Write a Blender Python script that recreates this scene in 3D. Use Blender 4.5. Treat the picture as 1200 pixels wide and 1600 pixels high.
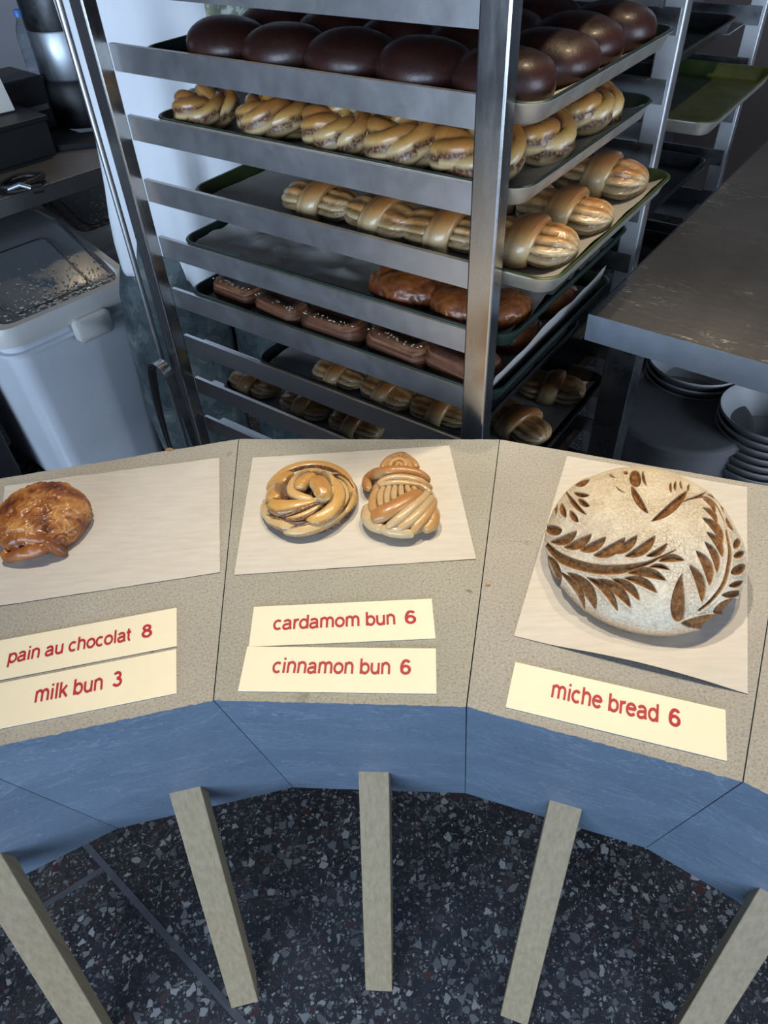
import bpy, math, random
import numpy as np
from mathutils import Vector, Matrix, noise as mnoise

for o in list(bpy.data.objects): bpy.data.objects.remove(o)
SC = bpy.context.scene
COL = SC.collection
random.seed(7)
NPR = np.random.RandomState(5)
R_ = math.radians

# ------------------------------------------------------------------ camera
F_PX, PITCH, ROLL = 1132.8, R_(43.65), R_(3.05)
CAM = np.array([0.0, 0.0, 1.55])
def cam_axes():
    cp, sp, c, s = math.cos(PITCH), math.sin(PITCH), math.cos(ROLL), math.sin(ROLL)
    right = np.array([1, 0, 0.]); fwd = np.array([0, cp, -sp]); down = np.array([0, -sp, -cp])
    return c*right + s*down, -s*right + c*down, fwd
AX, AY, AZ = cam_axes()
def at(x, y, z):
    """point of the place seen at photo position (x, y), at world height z"""
    d = AX*(x-600)/F_PX + AY*(y-800)/F_PX + AZ
    return CAM + d*((z-CAM[2])/d[2])
cam_d = bpy.data.cameras.new('camera'); cam = bpy.data.objects.new('camera', cam_d); COL.objects.link(cam)
cam_d.sensor_fit = 'VERTICAL'; cam_d.sensor_height = 36.0; cam_d.sensor_width = 27.0
cam_d.lens = F_PX/1600*36.0; cam_d.clip_start = 0.02
cam.matrix_world = Matrix(((AX[0], -AY[0], -AZ[0], CAM[0]), (AX[1], -AY[1], -AZ[1], CAM[1]), (AX[2], -AY[2], -AZ[2], CAM[2]), (0, 0, 0, 1)))
SC.camera = cam

# ------------------------------------------------------------------ light and exposure
SC.view_settings.view_transform = 'Standard'; SC.view_settings.look = 'None'
SC.view_settings.exposure = 0.0; SC.view_settings.gamma = 1.0; SC.view_settings.use_curve_mapping = False
SC.cycles.max_bounces = 8; SC.cycles.diffuse_bounces = 3; SC.cycles.glossy_bounces = 4
SC.cycles.transmission_bounces = 6; SC.cycles.transparent_max_bounces = 8; SC.cycles.sample_clamp_indirect = 4.0
w = bpy.data.worlds.new('room_ambient'); SC.world = w; w.use_nodes = True
w.node_tree.nodes['Background'].inputs[0].default_value = (0.42, 0.56, 0.85, 1)
w.node_tree.nodes['Background'].inputs[1].default_value = 0.10
def light(name, kind, loc, target, energy, color, **kw):
    d = bpy.data.lights.new(name, kind); d.energy = energy; d.color = color
    for k, v in kw.items(): setattr(d, k, v)
    o = bpy.data.objects.new(name, d); COL.objects.link(o); o.location = loc
    o.rotation_euler = (Vector(target)-Vector(loc)).to_track_quat('-Z', 'Y').to_euler()
    return o
# the shop window behind and left of the photographer: cool daylight
light('window_daylight', 'AREA', (-3.0, -6.0, 1.7), (0.0, 1.0, 0.8), 720, (0.60, 0.77, 1.0), shape='RECTANGLE', size=6.6, size_y=3.2)
# warm ceiling spots over the counter and over the pass
light('counter_spot', 'SPOT', (-0.25, 0.95, 2.75), (-0.10, 0.52, 0.9), 90, (1.0, 0.87, 0.67), spot_size=R_(58), spot_blend=0.6, shadow_soft_size=0.035)
light('bread_spot', 'SPOT', (0.36, 0.92, 2.75), (0.30, 0.52, 0.9), 60, (1.0, 0.83, 0.56), spot_size=R_(46), spot_blend=0.6, shadow_soft_size=0.035)
light('pass_spot', 'SPOT', (0.78, 1.15, 2.75), (0.62, 1.18, 0.95), 44, (1.0, 0.78, 0.50), spot_size=R_(58), spot_blend=0.5, shadow_soft_size=0.03)
light('side_fill', 'AREA', (2.9, -0.9, 1.2), (0.9, 1.4, 0.5), 75, (0.66, 0.80, 1.0), shape='RECTANGLE', size=1.6, size_y=1.8)  # added cool fill for the dim shelf under the worktop, not a window
light('till_spot', 'SPOT', (-0.75, 2.9, 2.6), (-0.85, 2.25, 0.9), 20, (1.0, 0.80, 0.52), spot_size=R_(50), spot_blend=0.6, shadow_soft_size=0.04)

# ------------------------------------------------------------------ node materials
def new_mat(name):
    m = bpy.data.materials.new(name); m.use_nodes = True
    nt = m.node_tree; return m, nt, nt.nodes['Principled BSDF']
class NB:
    """tiny node builder"""
    def __init__(s, nt): s.nt = nt
    def add(s, t, **kw):
        n = s.nt.nodes.new(t)
        for k, v in kw.items():
            if k[0] == 'i' and k[1:].isdigit(): s.put(n.inputs[int(k[1:])], v)
            else: setattr(n, k, v)
        return n
    def put(s, sock, v):
        if hasattr(v, 'is_output'): s.nt.links.new(v, sock)
        else: sock.default_value = v
    def coords(s, scale=(1, 1, 1)):
        tc = s.add('ShaderNodeTexCoord'); mp = s.add('ShaderNodeMapping', i0=tc.outputs['Object']); mp.inputs['Scale'].default_value = scale
        return mp.outputs[0]
    def noise(s, vec, scale, detail=4, rough=.55, dist=0.):
        n = s.add('ShaderNodeTexNoise', i0=vec); n.inputs['Scale'].default_value = scale; n.inputs['Detail'].default_value = detail
        n.inputs['Roughness'].default_value = rough; n.inputs['Distortion'].default_value = dist; return n.outputs['Fac']
    def ramp(s, fac, stops, interp='LINEAR'):
        r = s.add('ShaderNodeValToRGB', i0=fac); cr = r.color_ramp; cr.interpolation = interp
        while len(cr.elements) < len(stops): cr.elements.new(0.5)
        for e, (p, c) in zip(cr.elements, stops):
            e.position = p; e.color = (c, c, c, 1) if isinstance(c, (int, float)) else (*c, 1)
        return r.outputs[0]
    def mix(s, fac, a, b, mode='MIX'):
        n = s.add('ShaderNodeMix', data_type='RGBA', blend_type=mode)
        s.put(n.inputs[0], fac)
        for k, v in ((6, a), (7, b)): s.put(n.inputs[k], v if hasattr(v, 'is_output') else ((*v, 1) if len(v) == 3 else v))
        return n.outputs[2]
    def math(s, op, a, b=0.0, clamp=False):
        n = s.add('ShaderNodeMath', operation=op, use_clamp=clamp); s.put(n.inputs[0], a); s.put(n.inputs[1], b); return n.outputs[0]
    def bump(s, h, strength, dist, bsdf):
        n = s.add('ShaderNodeBump'); n.inputs['Strength'].default_value = strength; n.inputs['Distance'].default_value = dist
        s.put(n.inputs['Height'], h); s.put(bsdf.inputs['Normal'], n.outputs[0])

def plain(name, col, rough=.5, metal=0., spec=.5, noise_amt=.0, nscale=20, bump=0., coat=0., bscale=None):
    m, nt, b = new_mat(name); k = NB(nt)
    b.inputs['Roughness'].default_value = rough; b.inputs['Metallic'].default_value = metal
    b.inputs['Specular IOR Level'].default_value = spec; b.inputs['Coat Weight'].default_value = coat
    v = k.coords()
    if noise_amt:
        f = k.noise(v, nscale, 5)
        dk = tuple(c*(1-noise_amt) for c in col); lt = tuple(min(1, c*(1+noise_amt)) for c in col)
        k.put(b.inputs['Base Color'], k.ramp(f, [(.3, dk), (.7, lt)]))
    else: b.inputs['Base Color'].default_value = (*col, 1)
    if bump: k.bump(k.noise(v, bscale or nscale*4, 4), bump, .002, b)
    return m

def steel(name, col=(.50, .51, .53), rough=.3, streak=(1, 1, 1), smear=.15):
    m, nt, b = new_mat(name); k = NB(nt)
    b.inputs['Metallic'].default_value = 1.0
    v = k.coords(streak); f = k.noise(v, 30, 5, .65); g = k.noise(k.coords(), 7, 4, .6)
    k.put(b.inputs['Base Color'], k.mix(k.ramp(g, [(.35, 0.), (.75, 1.)]), col, tuple(c*.90 for c in col)))
    k.put(b.inputs['Roughness'], k.ramp(k.math('ADD', k.math('MULTIPLY', f, .5), k.math('MULTIPLY', g, .5)), [(.3, max(.05, rough-smear)), (.7, rough+smear)]))
    k.bump(f, .05, .001, b)
    return m

def stone_top(name, tint):
    m, nt, b = new_mat(name); k = NB(nt); v = k.coords()
    f = k.noise(v, 360, 3, .8); g = k.noise(v, 230, 4, .6); L = k.noise(v, 7, 5, .6)
    c = k.ramp(f, [(.30, tuple(t*.50 for t in tint)), (.48, tint), (.62, tuple(t*1.10 for t in tint)), (.75, tuple(min(1, t*1.6) for t in tint))])
    c = k.mix(k.ramp(L, [(.35, .30), (.65, 0.)]), c, tuple(t*.62 for t in tint))
    st = k.noise(v, 16, 6, .7, .4)                                   # dark stains worn into the surface
    c = k.mix(k.ramp(st, [(.61, 0.), (.71, .6)]), c, (.13, .12, .105))
    pits = k.noise(v, 55, 2, .5)
    c = k.mix(k.ramp(pits, [(.74, 0.), (.80, .6)]), c, (.10, .095, .085))
    k.put(b.inputs['Base Color'], c); b.inputs['Roughness'].default_value = .85; b.inputs['Specular IOR Level'].default_value = .25
    k.bump(k.math('ADD', f, g), .45, .0012, b)
    return m
def stone_face(name):
    m, nt, b = new_mat(name); k = NB(nt); v = k.coords()
    g = k.noise(v, 5, 6, .65, .5); f = k.noise(v, 160, 4, .6)
    c = k.ramp(g, [(.3, (.082, .122, .178)), (.5, (.105, .150, .212)), (.72, (.132, .180, .245))])
    c = k.mix(k.ramp(f, [(.4, 0.), (.75, .22)]), c, (.26, .32, .40))
    vn = k.noise(k.coords((1, 1, 2.2)), 4.2, 7, .62, 1.2)             # thin pale veins
    c = k.mix(k.ramp(vn, [(.492, 0.), (.5, .28), (.508, 0.)]), c, (.42, .47, .54))
    sc = k.noise(k.coords((1, 1, 2)), 22, 5, .7, .6)
    c = k.mix(k.ramp(sc, [(.68, 0.), (.74, .5)]), c, (.05, .075, .12))
    k.put(b.inputs['Base Color'], c); b.inputs['Roughness'].default_value = .55
    k.bump(k.math('ADD', f, sc), .2, .001, b)
    return m
def terrazzo():
    m, nt, b = new_mat('terrazzo'); k = NB(nt); v0 = k.coords()
    wn = k.add('ShaderNodeTexNoise', i0=v0); wn.inputs['Scale'].default_value = 60; wn.inputs['Detail'].default_value = 2
    off = k.add('ShaderNodeVectorMath', operation='SCALE'); nt.links.new(wn.outputs['Color'], off.inputs[0]); off.inputs['Scale'].default_value = .012
    va = k.add('ShaderNodeVectorMath', operation='ADD'); nt.links.new(v0, va.inputs[0]); nt.links.new(off.outputs[0], va.inputs[1]); v = va.outputs[0]
    base = k.ramp(k.noise(v0, 6, 5, .6), [(.35, (.030, .029, .033)), (.55, (.058, .053, .056)), (.7, (.115, .085, .078))])
    col = base
    for scale, keep, lo, hi in ((230, .36, .11, .36), (120, .46, .18, .44), (66, .64, .24, .50)):
        vo = k.add('ShaderNodeTexVoronoi', feature='F1', i0=v); vo.inputs['Scale'].default_value = scale
        ed = k.add('ShaderNodeTexVoronoi', feature='DISTANCE_TO_EDGE', i0=v); ed.inputs['Scale'].default_value = scale
        sep = k.add('ShaderNodeSeparateColor', i0=vo.outputs['Color'])
        on = k.ramp(sep.outputs[0], [(keep, 0.), (keep+.02, 1.)])
        thr = k.math('SUBTRACT', ed.outputs['Distance'], k.math('MULTIPLY', sep.outputs[2], .16))
        ins = k.ramp(thr, [(.05, 0.), (.09, 1.)])
        chip = k.ramp(sep.outputs[1], [(0., (.045, .048, .055)), (.22, (.07, .07, .08)), (.30, (.115, .052, .045)), (.36, (lo*.6, lo*.6, lo*.62)), (.75, (lo*1.25, lo*1.22, lo*1.18)), (.93, (hi, hi*.97, hi*.92)), (1., (.56, .53, .49))])
        col = k.mix(k.math('MULTIPLY', on, ins), col, chip)
    k.put(b.inputs['Base Color'], col); b.inputs['Roughness'].default_value = .34
    return m
def oak():
    m, nt, b = new_mat('oak'); k = NB(nt); v = k.coords((30, 30, .8))
    f = k.noise(v, 5, 6, .6, .15); g = k.noise(k.coords((120, 120, 2)), 8, 3, .6)
    c = k.ramp(f, [(.28, (.26, .195, .115)), (.5, (.325, .25, .150)), (.72, (.375, .295, .19))])
    c = k.mix(k.ramp(g, [(.55, 0.), (.75, .4)]), c, (.27, .20, .115))
    k.put(b.inputs['Base Color'], c); b.inputs['Roughness'].default_value = .55; k.bump(g, .04, .001, b)
    return m
def parchment(name, col=(.60, .570, .525), thin=0.):
    m, nt, b = new_mat(name); k = NB(nt)
    g = k.noise(k.coords((1, 7, 1)), 22, 4, .6); f = k.noise(k.coords(), 150, 3, .6)
    c = k.ramp(g, [(.3, tuple(x*.92 for x in col)), (.7, tuple(min(1, x*1.06) for x in col))])
    c = k.mix(k.ramp(k.noise(k.coords(), 5.5, 4, .6), [(.62, 0.), (.76, .22)]), c, (.62, .50, .31))
    k.put(b.inputs['Base Color'], c); b.inputs['Roughness'].default_value = .6
    k.bump(k.math('ADD', f, g), .15, .001, b)
    if not thin: return m
    tr = k.add('ShaderNodeBsdfTranslucent', i0=c); ms = k.add('ShaderNodeMixShader', i0=thin); out = nt.nodes['Material Output']
    nt.links.new(b.outputs[0], ms.inputs[1]); nt.links.new(tr.outputs[0], ms.inputs[2]); nt.links.new(ms.outputs[0], out.inputs['Surface'])
    return m
def baked(name, pale, gold, brown, fill, rough=.36, coat=.25, sug=0., bump=.25):
    """crust: R of the 'bake' attribute is the browning, G the filling that shows, B a free mask"""
    m, nt, b = new_mat(name); k = NB(nt); v = k.coords()
    a = k.add('ShaderNodeAttribute', attribute_name='bake'); sep = k.add('ShaderNodeSeparateColor', i0=a.outputs['Color'])
    n1 = k.noise(v, 45, 5, .65); n2 = k.noise(v, 260, 3, .6)
    br = k.math('ADD', sep.outputs[0], k.math('MULTIPLY', k.math('SUBTRACT', n1, .5), .50), True)
    c = k.ramp(br, [(.05, pale), (.42, gold), (.9, brown)])
    c = k.mix(k.ramp(n2, [(.35, .18), (.6, 0.)]), c, tuple(x*.5 for x in gold))
    fl = k.math('MULTIPLY', sep.outputs[1], k.ramp(n2, [(.30, .35), (.55, 1.)]), True)
    c = k.mix(fl, c, fill)
    if sug:
        vo = k.add('ShaderNodeTexVoronoi', feature='F1', i0=v); vo.inputs['Scale'].default_value = 420
        c = k.mix(k.math('MULTIPLY', k.ramp(vo.outputs['Distance'], [(.10, sug), (.2, 0.)]), k.ramp(n1, [(.5, 0.), (.6, 1.)])), c, (.85, .78, .62))
    k.put(b.inputs['Base Color'], c)
    k.put(b.inputs['Roughness'], k.ramp(n1, [(.3, rough-.12), (.7, rough+.14)])); b.inputs['Coat Weight'].default_value = coat; b.inputs['Coat Roughness'].default_value = .18
    k.bump(k.math('ADD', n2, k.math('MULTIPLY', n1, 2.)), bump, .0012, b)
    return m
def floured():
    m, nt, b = new_mat('floured_crust'); k = NB(nt); v = k.coords()
    a = k.add('ShaderNodeAttribute', attribute_name='bake'); sep = k.add('ShaderNodeSeparateColor', i0=a.outputs['Color'])
    wn = k.add('ShaderNodeTexNoise', i0=v); wn.inputs['Scale'].default_value = 90
    off = k.add('ShaderNodeVectorMath', operation='SCALE'); nt.links.new(wn.outputs['Color'], off.inputs[0]); off.inputs['Scale'].default_value = .006
    va = k.add('ShaderNodeVectorMath', operation='ADD'); nt.links.new(v, va.inputs[0]); nt.links.new(off.outputs[0], va.inputs[1])
    ed = k.add('ShaderNodeTexVoronoi', feature='DISTANCE_TO_EDGE', i0=va.outputs[0]); ed.inputs['Scale'].default_value = 260
    crack = k.math('MULTIPLY', k.ramp(ed.outputs['Distance'], [(.015, 1.), (.07, 0.)]), k.ramp(k.noise(v, 22, 3), [(.47, 0.), (.60, 1.)]))
    n = k.noise(v, 300, 4, .7); L = k.noise(v, 26, 5, .65)
    flour = k.ramp(n, [(.3, (.44, .37, .27)), (.55, (.60, .53, .41)), (.75, (.72, .655, .53))])
    flour = k.mix(k.ramp(L, [(.46, 0.), (.70, .45)]), flour, (.40, .27, .15))
    flour = k.mix(k.math('MULTIPLY', crack, .75), flour, (.30, .19, .10))
    crumb = k.ramp(k.noise(v, 190, 4, .7), [(.3, (.075, .030, .010)), (.5, (.175, .078, .026)), (.72, (.31, .155, .055))])
    base = k.ramp(n, [(.35, (.30, .18, .09)), (.65, (.52, .39, .25))])
    c = k.mix(sep.outputs[1], flour, base)
    c = k.mix(k.math('ADD', sep.outputs[0], k.math('MULTIPLY', k.math('SUBTRACT', n, .5), k.math('MULTIPLY', sep.outputs[0], .5)), True), c, crumb)
    k.put(b.inputs['Base Color'], c); b.inputs['Roughness'].default_value = .8; b.inputs['Specular IOR Level'].default_value = .2
    k.bump(k.math('SUBTRACT', k.math('MULTIPLY', n, .5), crack), .4, .0012, b)
    return m
def camo(name):
    m, nt, b = new_mat(name); k = NB(nt); v = k.coords()
    c = k.ramp(k.noise(v, 9, 3, .5, .8), [(.36, (.03, .045, .05)), (.45, (.065, .09, .095)), (.54, (.14, .175, .17)), (.63, (.27, .30, .26))], 'CONSTANT')
    c = k.mix(.45, c, k.ramp(k.noise(v, 40, 5, .7), [(.3, (.03, .045, .05)), (.7, (.15, .19, .20))]))
    k.put(b.inputs['Base Color'], c); b.inputs['Roughness'].default_value = .9; k.bump(k.noise(v, 300, 2), .3, .001, b)
    return m
def leafprint(name):
    m, nt, b = new_mat(name); k = NB(nt); v = k.coords((1, 1, .6))
    c = k.ramp(k.noise(v, 16, 4, .6, 1.2), [(.40, (.55, .58, .52)), (.46, (.16, .20, .13)), (.56, (.30, .30, .20)), (.64, (.60, .62, .56))])
    k.put(b.inputs['Base Color'], c); b.inputs['Roughness'].default_value = .9
    return m
def clear(name, col, rough, trans, ior=1.45):
    m, nt, b = new_mat(name); b.inputs['Base Color'].default_value = (*col, 1); b.inputs['Roughness'].default_value = rough
    b.inputs['Transmission Weight'].default_value = trans; b.inputs['IOR'].default_value = ior; return m
def table_steel(name, flour=True):
    m, nt, b = new_mat(name); k = NB(nt); b.inputs['Metallic'].default_value = 1.
    f = k.noise(k.coords((3, 60, 1)), 6, 4, .6); g = k.noise(k.coords(), 5, 5, .65)
    c = k.mix(k.ramp(g, [(.4, 0.), (.7, 1.)]), (.27, .265, .26), (.21, .205, .20))
    met = 1.
    if flour:
        sp = k.math('MULTIPLY', k.ramp(k.noise(k.coords((1, 3, 1)), 26, 8, .85, 1.2), [(.56, 0.), (.64, .9)]), k.ramp(k.noise(k.coords(), 6, 4, .6), [(.46, 0.), (.62, 1.)]))
        c = k.mix(sp, c, (.72, .68, .62)); k.put(b.inputs['Metallic'], k.math('SUBTRACT', 1., sp, True))
    k.put(b.inputs['Base Color'], c); k.put(b.inputs['Roughness'], k.ramp(f, [(.3, .44), (.7, .50)]))
    return m

M = dict(
    stone_a=stone_top('stone_warm', (.40, .385, .352)), stone_b=stone_top('stone_mid', (.41, .392, .352)), stone_c=stone_top('stone_olive', (.385, .377, .330)),
    face=stone_face('bluestone_honed'), terrazzo=terrazzo(), oak=oak(), paper=parchment('parchment'), liner=parchment('tray_parchment', (.60, .58, .55), .3),
    card=plain('card', (.86, .80, .62), .45, noise_amt=.02, nscale=30), ink=plain('ink_red', (.42, .012, .035), .5),
    steel=steel('rack_steel', (.58, .585, .60), .40, (1, 1, 1), .07), post=steel('post_steel', (.56, .555, .55), .24, (1, 1, .15)), darksteel=steel('dark_steel', (.24, .25, .26), .32),
    brushed=steel('brushed_steel', (.46, .50, .54), .46, (1, 1, .1)), table=table_steel('worktop_steel'), till=table_steel('till_steel', False), edge=plain('worktop_edge', (.36, .41, .48), .42, metal=.75, noise_amt=.12, nscale=30),  # worktop edge base is tinted blue to carry the window's reflection
    green=plain('green_coating', (.008, .021, .017), .42, noise_amt=.35, nscale=25), olive=plain('olive_coating', (.034, .050, .013), .42, noise_amt=.35, nscale=25),
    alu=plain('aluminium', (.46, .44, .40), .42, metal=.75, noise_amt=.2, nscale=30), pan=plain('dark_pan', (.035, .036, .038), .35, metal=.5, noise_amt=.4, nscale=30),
    bun=baked('bun_crust', (.62, .46, .235), (.56, .315, .085), (.33, .115, .020), (.10, .034, .020), .34, .35, .45),
    knot=baked('knot_crust', (.55, .41, .225), (.50, .27, .09), (.32, .11, .024), (.17, .075, .035), .34, .4, .3),
    choc=baked('viennoiserie_crust', (.52, .235, .060), (.30, .092, .017), (.095, .022, .006), (.04, .014, .008), .36, .3, 0., .5),
    dark=baked('milk_bun_crust', (.085, .020, .010), (.038, .009, .006), (.014, .004, .003), (.02, .006, .004), .42, .10, 0., .2),
    seed=baked('seeded_crust', (.34, .165, .08), (.19, .075, .035), (.075, .025, .013), (.05, .018, .01), .56, .0, .0, .6),
    flour=floured(), chocolate=plain('chocolate', (.015, .006, .004), .4), sesame=plain('sesame', (.72, .62, .42), .5),  # chocolate is the near-black that paints shade into the roll's hole
    shirt=plain('white_cotton', (.80, .82, .85), .9, noise_amt=.03, nscale=6, bump=.1), trouser=camo('patterned_denim'), towel=leafprint('leaf_print'),
    skin=plain('skin', (.50, .30, .21), .55), hair=plain('hair', (.03, .02, .015), .6), shoe=plain('shoe', (.02, .02, .022), .5),
    binw=plain('white_plastic', (.76, .80, .86), .42, noise_amt=.03, nscale=5), binr=plain('rim_plastic', (.72, .70, .66), .4, noise_amt=.05, nscale=12), lid=clear('lid_clear', (.62, .64, .66), .16, .80), dust=plain('flour_dust', (.74, .72, .68), .9, noise_amt=.2, nscale=60),
    black=plain('black_plastic', (.012, .012, .014), .45, noise_amt=.2, nscale=12), matte=plain('black_matte', (.010, .010, .011), .7), cloth=plain('black_cloth', (.016, .016, .018), .9, bump=.4, nscale=60),
    white=plain('white_paint', (.62, .62, .64), .6, noise_amt=.04, nscale=4), wallm=plain('wall_grey', (.34, .33, .35), .8, noise_amt=.06, nscale=3), wallb=plain('wall_brown', (.40, .32, .265), .8, noise_amt=.08, nscale=3),
    slip=plain('slip_paper', (.78, .75, .66), .7), bottle=clear('bottle_clear', (.80, .90, .97), .04, 1., 1.15), cap=plain('blue_cap', (.06, .19, .55), .4),
    tub=plain('grey_tub', (.13, .13, .135), .5, noise_amt=.1, nscale=8), bowl=plain('bowl_white', (.46, .47, .48), .45, noise_amt=.05, nscale=9), carton=plain('carton_white', (.55, .56, .60), .7), leaf=plain('print_green', (.05, .30, .04), .6), box=plain('cardboard', (.20, .115, .085), .85, noise_amt=.15, nscale=9),
    joint=plain('joint_grey', (.15, .15, .165), .6, noise_amt=.15, nscale=30), crumb=plain('crumb', (.36, .17, .06), .8),
)
# ------------------------------------------------------------------ mesh helpers
class MB:
    def __init__(s): s.v = []; s.f = []; s.m = []; s.c = []
    def add(s, verts, faces, mi=0, col=None):
        o = len(s.v); s.v += [tuple(map(float, p)) for p in verts]; s.f += [tuple(int(i)+o for i in f) for f in faces]; s.m += [mi]*len(faces)
        if col is not None:
            s.c += [(0, 0, 0)]*(o-len(s.c)); s.c += [tuple(c) for c in col]
        return s
    def box(s, c, d, rz=0., tilt=None, mi=0):
        hx, hy, hz = d[0]/2, d[1]/2, d[2]/2
        P = [Vector((x, y, z)) for x in (-hx, hx) for y in (-hy, hy) for z in (-hz, hz)]
        Q = Matrix.Rotation(rz, 3, 'Z')
        if tilt is not None: Q = Q @ tilt
        P = [Q @ p + Vector(c) for p in P]
        return s.add(P, [(0, 1, 3, 2), (4, 6, 7, 5), (0, 4, 5, 1), (2, 3, 7, 6), (0, 2, 6, 4), (1, 5, 7, 3)], mi)
    def span(s, lo, hi, mi=0):
        return s.box([(a+b)/2 for a, b in zip(lo, hi)], [b-a for a, b in zip(lo, hi)], mi=mi)
    def tube(s, pts, r, n=10, mi=0, closed=False):
        pts = [Vector(p) for p in pts]; N = len(pts); rr = r if isinstance(r, (list, tuple)) else [r]*N
        V = []; up = Vector((0, 0, 1)); prev = None
        for i, p in enumerate(pts):
            a = pts[(i-1) % N] if closed else pts[max(i-1, 0)]; b = pts[(i+1) % N] if closed else pts[min(i+1, N-1)]
            t = (b-a).normalized()
            if prev is None: x = t.cross(up if abs(t.z) < .95 else Vector((1, 0, 0))).normalized()
            else: x = (prev - t*prev.dot(t)).normalized()
            prev = x; y = t.cross(x)
            V += [p + (x*math.cos(q*2*math.pi/n) + y*math.sin(q*2*math.pi/n))*rr[i] for q in range(n)]
        F = []
        for i in range(N if closed else N-1):
            j = (i+1) % N
            F += [(i*n+q, i*n+(q+1) % n, j*n+(q+1) % n, j*n+q) for q in range(n)]
        if not closed: F += [tuple(range(n-1, -1, -1)), tuple((N-1)*n+q for q in range(n))]
        return s.add(V, F, mi)
    def lathe(s, prof, n=40, c=(0, 0, 0), mi=0, close=True):
        V = [(c[0]+r*math.cos(2*math.pi*q/n), c[1]+r*math.sin(2*math.pi*q/n), c[2]+z) for r, z in prof for q in range(n)]
        F = [(i*n+q, i*n+(q+1) % n, (i+1)*n+(q+1) % n, (i+1)*n+q) for i in range(len(prof)-1) for q in range(n)]
        if close: F += [tuple(range(n-1, -1, -1)), tuple((len(prof)-1)*n+q for q in range(n))]
        return s.add(V, F, mi)
    def rings(s, rings, mi=0, cap0=True, cap1=True, mis=None):
        n = len(rings[0]); V = [p for r in rings for p in r]
        for i in range(len(rings)-1):
            pass
        o = len(s.v); s.v += [tuple(map(float, p)) for p in V]
        for i in range(len(rings)-1):
            for q in range(n):
                s.f.append((o+i*n+q, o+i*n+(q+1) % n, o+(i+1)*n+(q+1) % n, o+(i+1)*n+q)); s.m.append(mis[i] if mis else mi)
        if cap0: s.f.append(tuple(o+q for q in range(n-1, -1, -1))); s.m.append(mis[0] if mis else mi)
        if cap1: s.f.append(tuple(o+(len(rings)-1)*n+q for q in range(n))); s.m.append(mis[-1] if mis else mi)
        return s
    def mesh(s, name, mats, smooth=40):
        me = bpy.data.meshes.new(name); me.from_pydata(s.v, [], s.f); me.update()
        for m in (mats if isinstance(mats, (list, tuple)) else [mats]): me.materials.append(m)
        me.polygons.foreach_set('material_index', s.m)
        if smooth:
            me.polygons.foreach_set('use_smooth', [True]*len(me.polygons))
            if smooth < 180: me.set_sharp_from_angle(angle=R_(smooth))
        if s.c:
            s.c += [(0, 0, 0)]*(len(s.v)-len(s.c))
            at_ = me.color_attributes.new('bake', 'FLOAT_COLOR', 'POINT'); at_.data.foreach_set('color', np.array([(*c, 1.) for c in s.c], dtype=np.float32).ravel())
        return me
    def obj(s, name, mats, parent=None, smooth=40, bevel=0., loc=None, rz=0.):
        o = bpy.data.objects.new(name, s.mesh(name, mats, smooth)); COL.objects.link(o)
        if parent is not None: o.parent = parent
        if loc is not None: o.location = loc
        o.rotation_euler.z = rz
        if bevel:
            b = o.modifiers.new('bevel', 'BEVEL'); b.width = bevel; b.segments = 2; b.limit_method = 'ANGLE'; b.angle_limit = R_(50); b.harden_normals = False
        return o
def thing(name, label, cat, loc=(0, 0, 0), rz=0., group=None):
    o = bpy.data.objects.new(name, None); COL.objects.link(o); o.location = loc; o.rotation_euler.z = rz; o.empty_display_size = .05
    return tag(o, label, cat, group)
def tag(o, label, cat, group=None):
    o['label'] = label; o['category'] = cat
    if group: o['group'] = group
    return o
def struct(o): o['kind'] = 'structure'; return o
def dup(root, label=None, loc=None, rz=None, scale=None):
    r = root.copy(); COL.objects.link(r)
    if label: r['label'] = label
    if loc is not None: r.location = loc
    if rz is not None: r.rotation_euler.z = rz
    if scale is not None: r.scale = scale
    for ch in list(root.children):
        c = ch.copy(); COL.objects.link(c); c.parent = r
        for g in list(ch.children):
            d = g.copy(); COL.objects.link(d); d.parent = c
    return r
def rrect(hx, hy, r, z, n=6, cx=0., cy=0.):
    out = []
    for sx, sy, a0 in ((1, 1, 0), (-1, 1, 90), (-1, -1, 180), (1, -1, 270)):
        for q in range(n+1):
            a = R_(a0+90*q/n); out.append((cx+sx*(hx-r)+r*math.cos(a), cy+sy*(hy-r)+r*math.sin(a), z))
    return out
def catmull(P, n):
    P = np.asarray(P, float)
    if len(P) == 2: return P[0]+(P[1]-P[0])*np.linspace(0, 1, n)[:, None]
    Q = np.vstack([2*P[0]-P[1], P, 2*P[-1]-P[-2]]); out = []
    for t in np.linspace(0, len(P)-1-1e-9, n):
        i = int(t); f = t-i; a, b, c, d = Q[i:i+4]
        out.append(.5*((2*b)+(c-a)*f+(2*a-5*b+4*c-d)*f*f+(3*b-a-3*c+d)*f**3))
    return np.array(out)
def smooth01(x, a, b):
    t = np.clip((np.asarray(x, float)-a)/(b-a), 0, 1); return t*t*(3-2*t)
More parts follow.
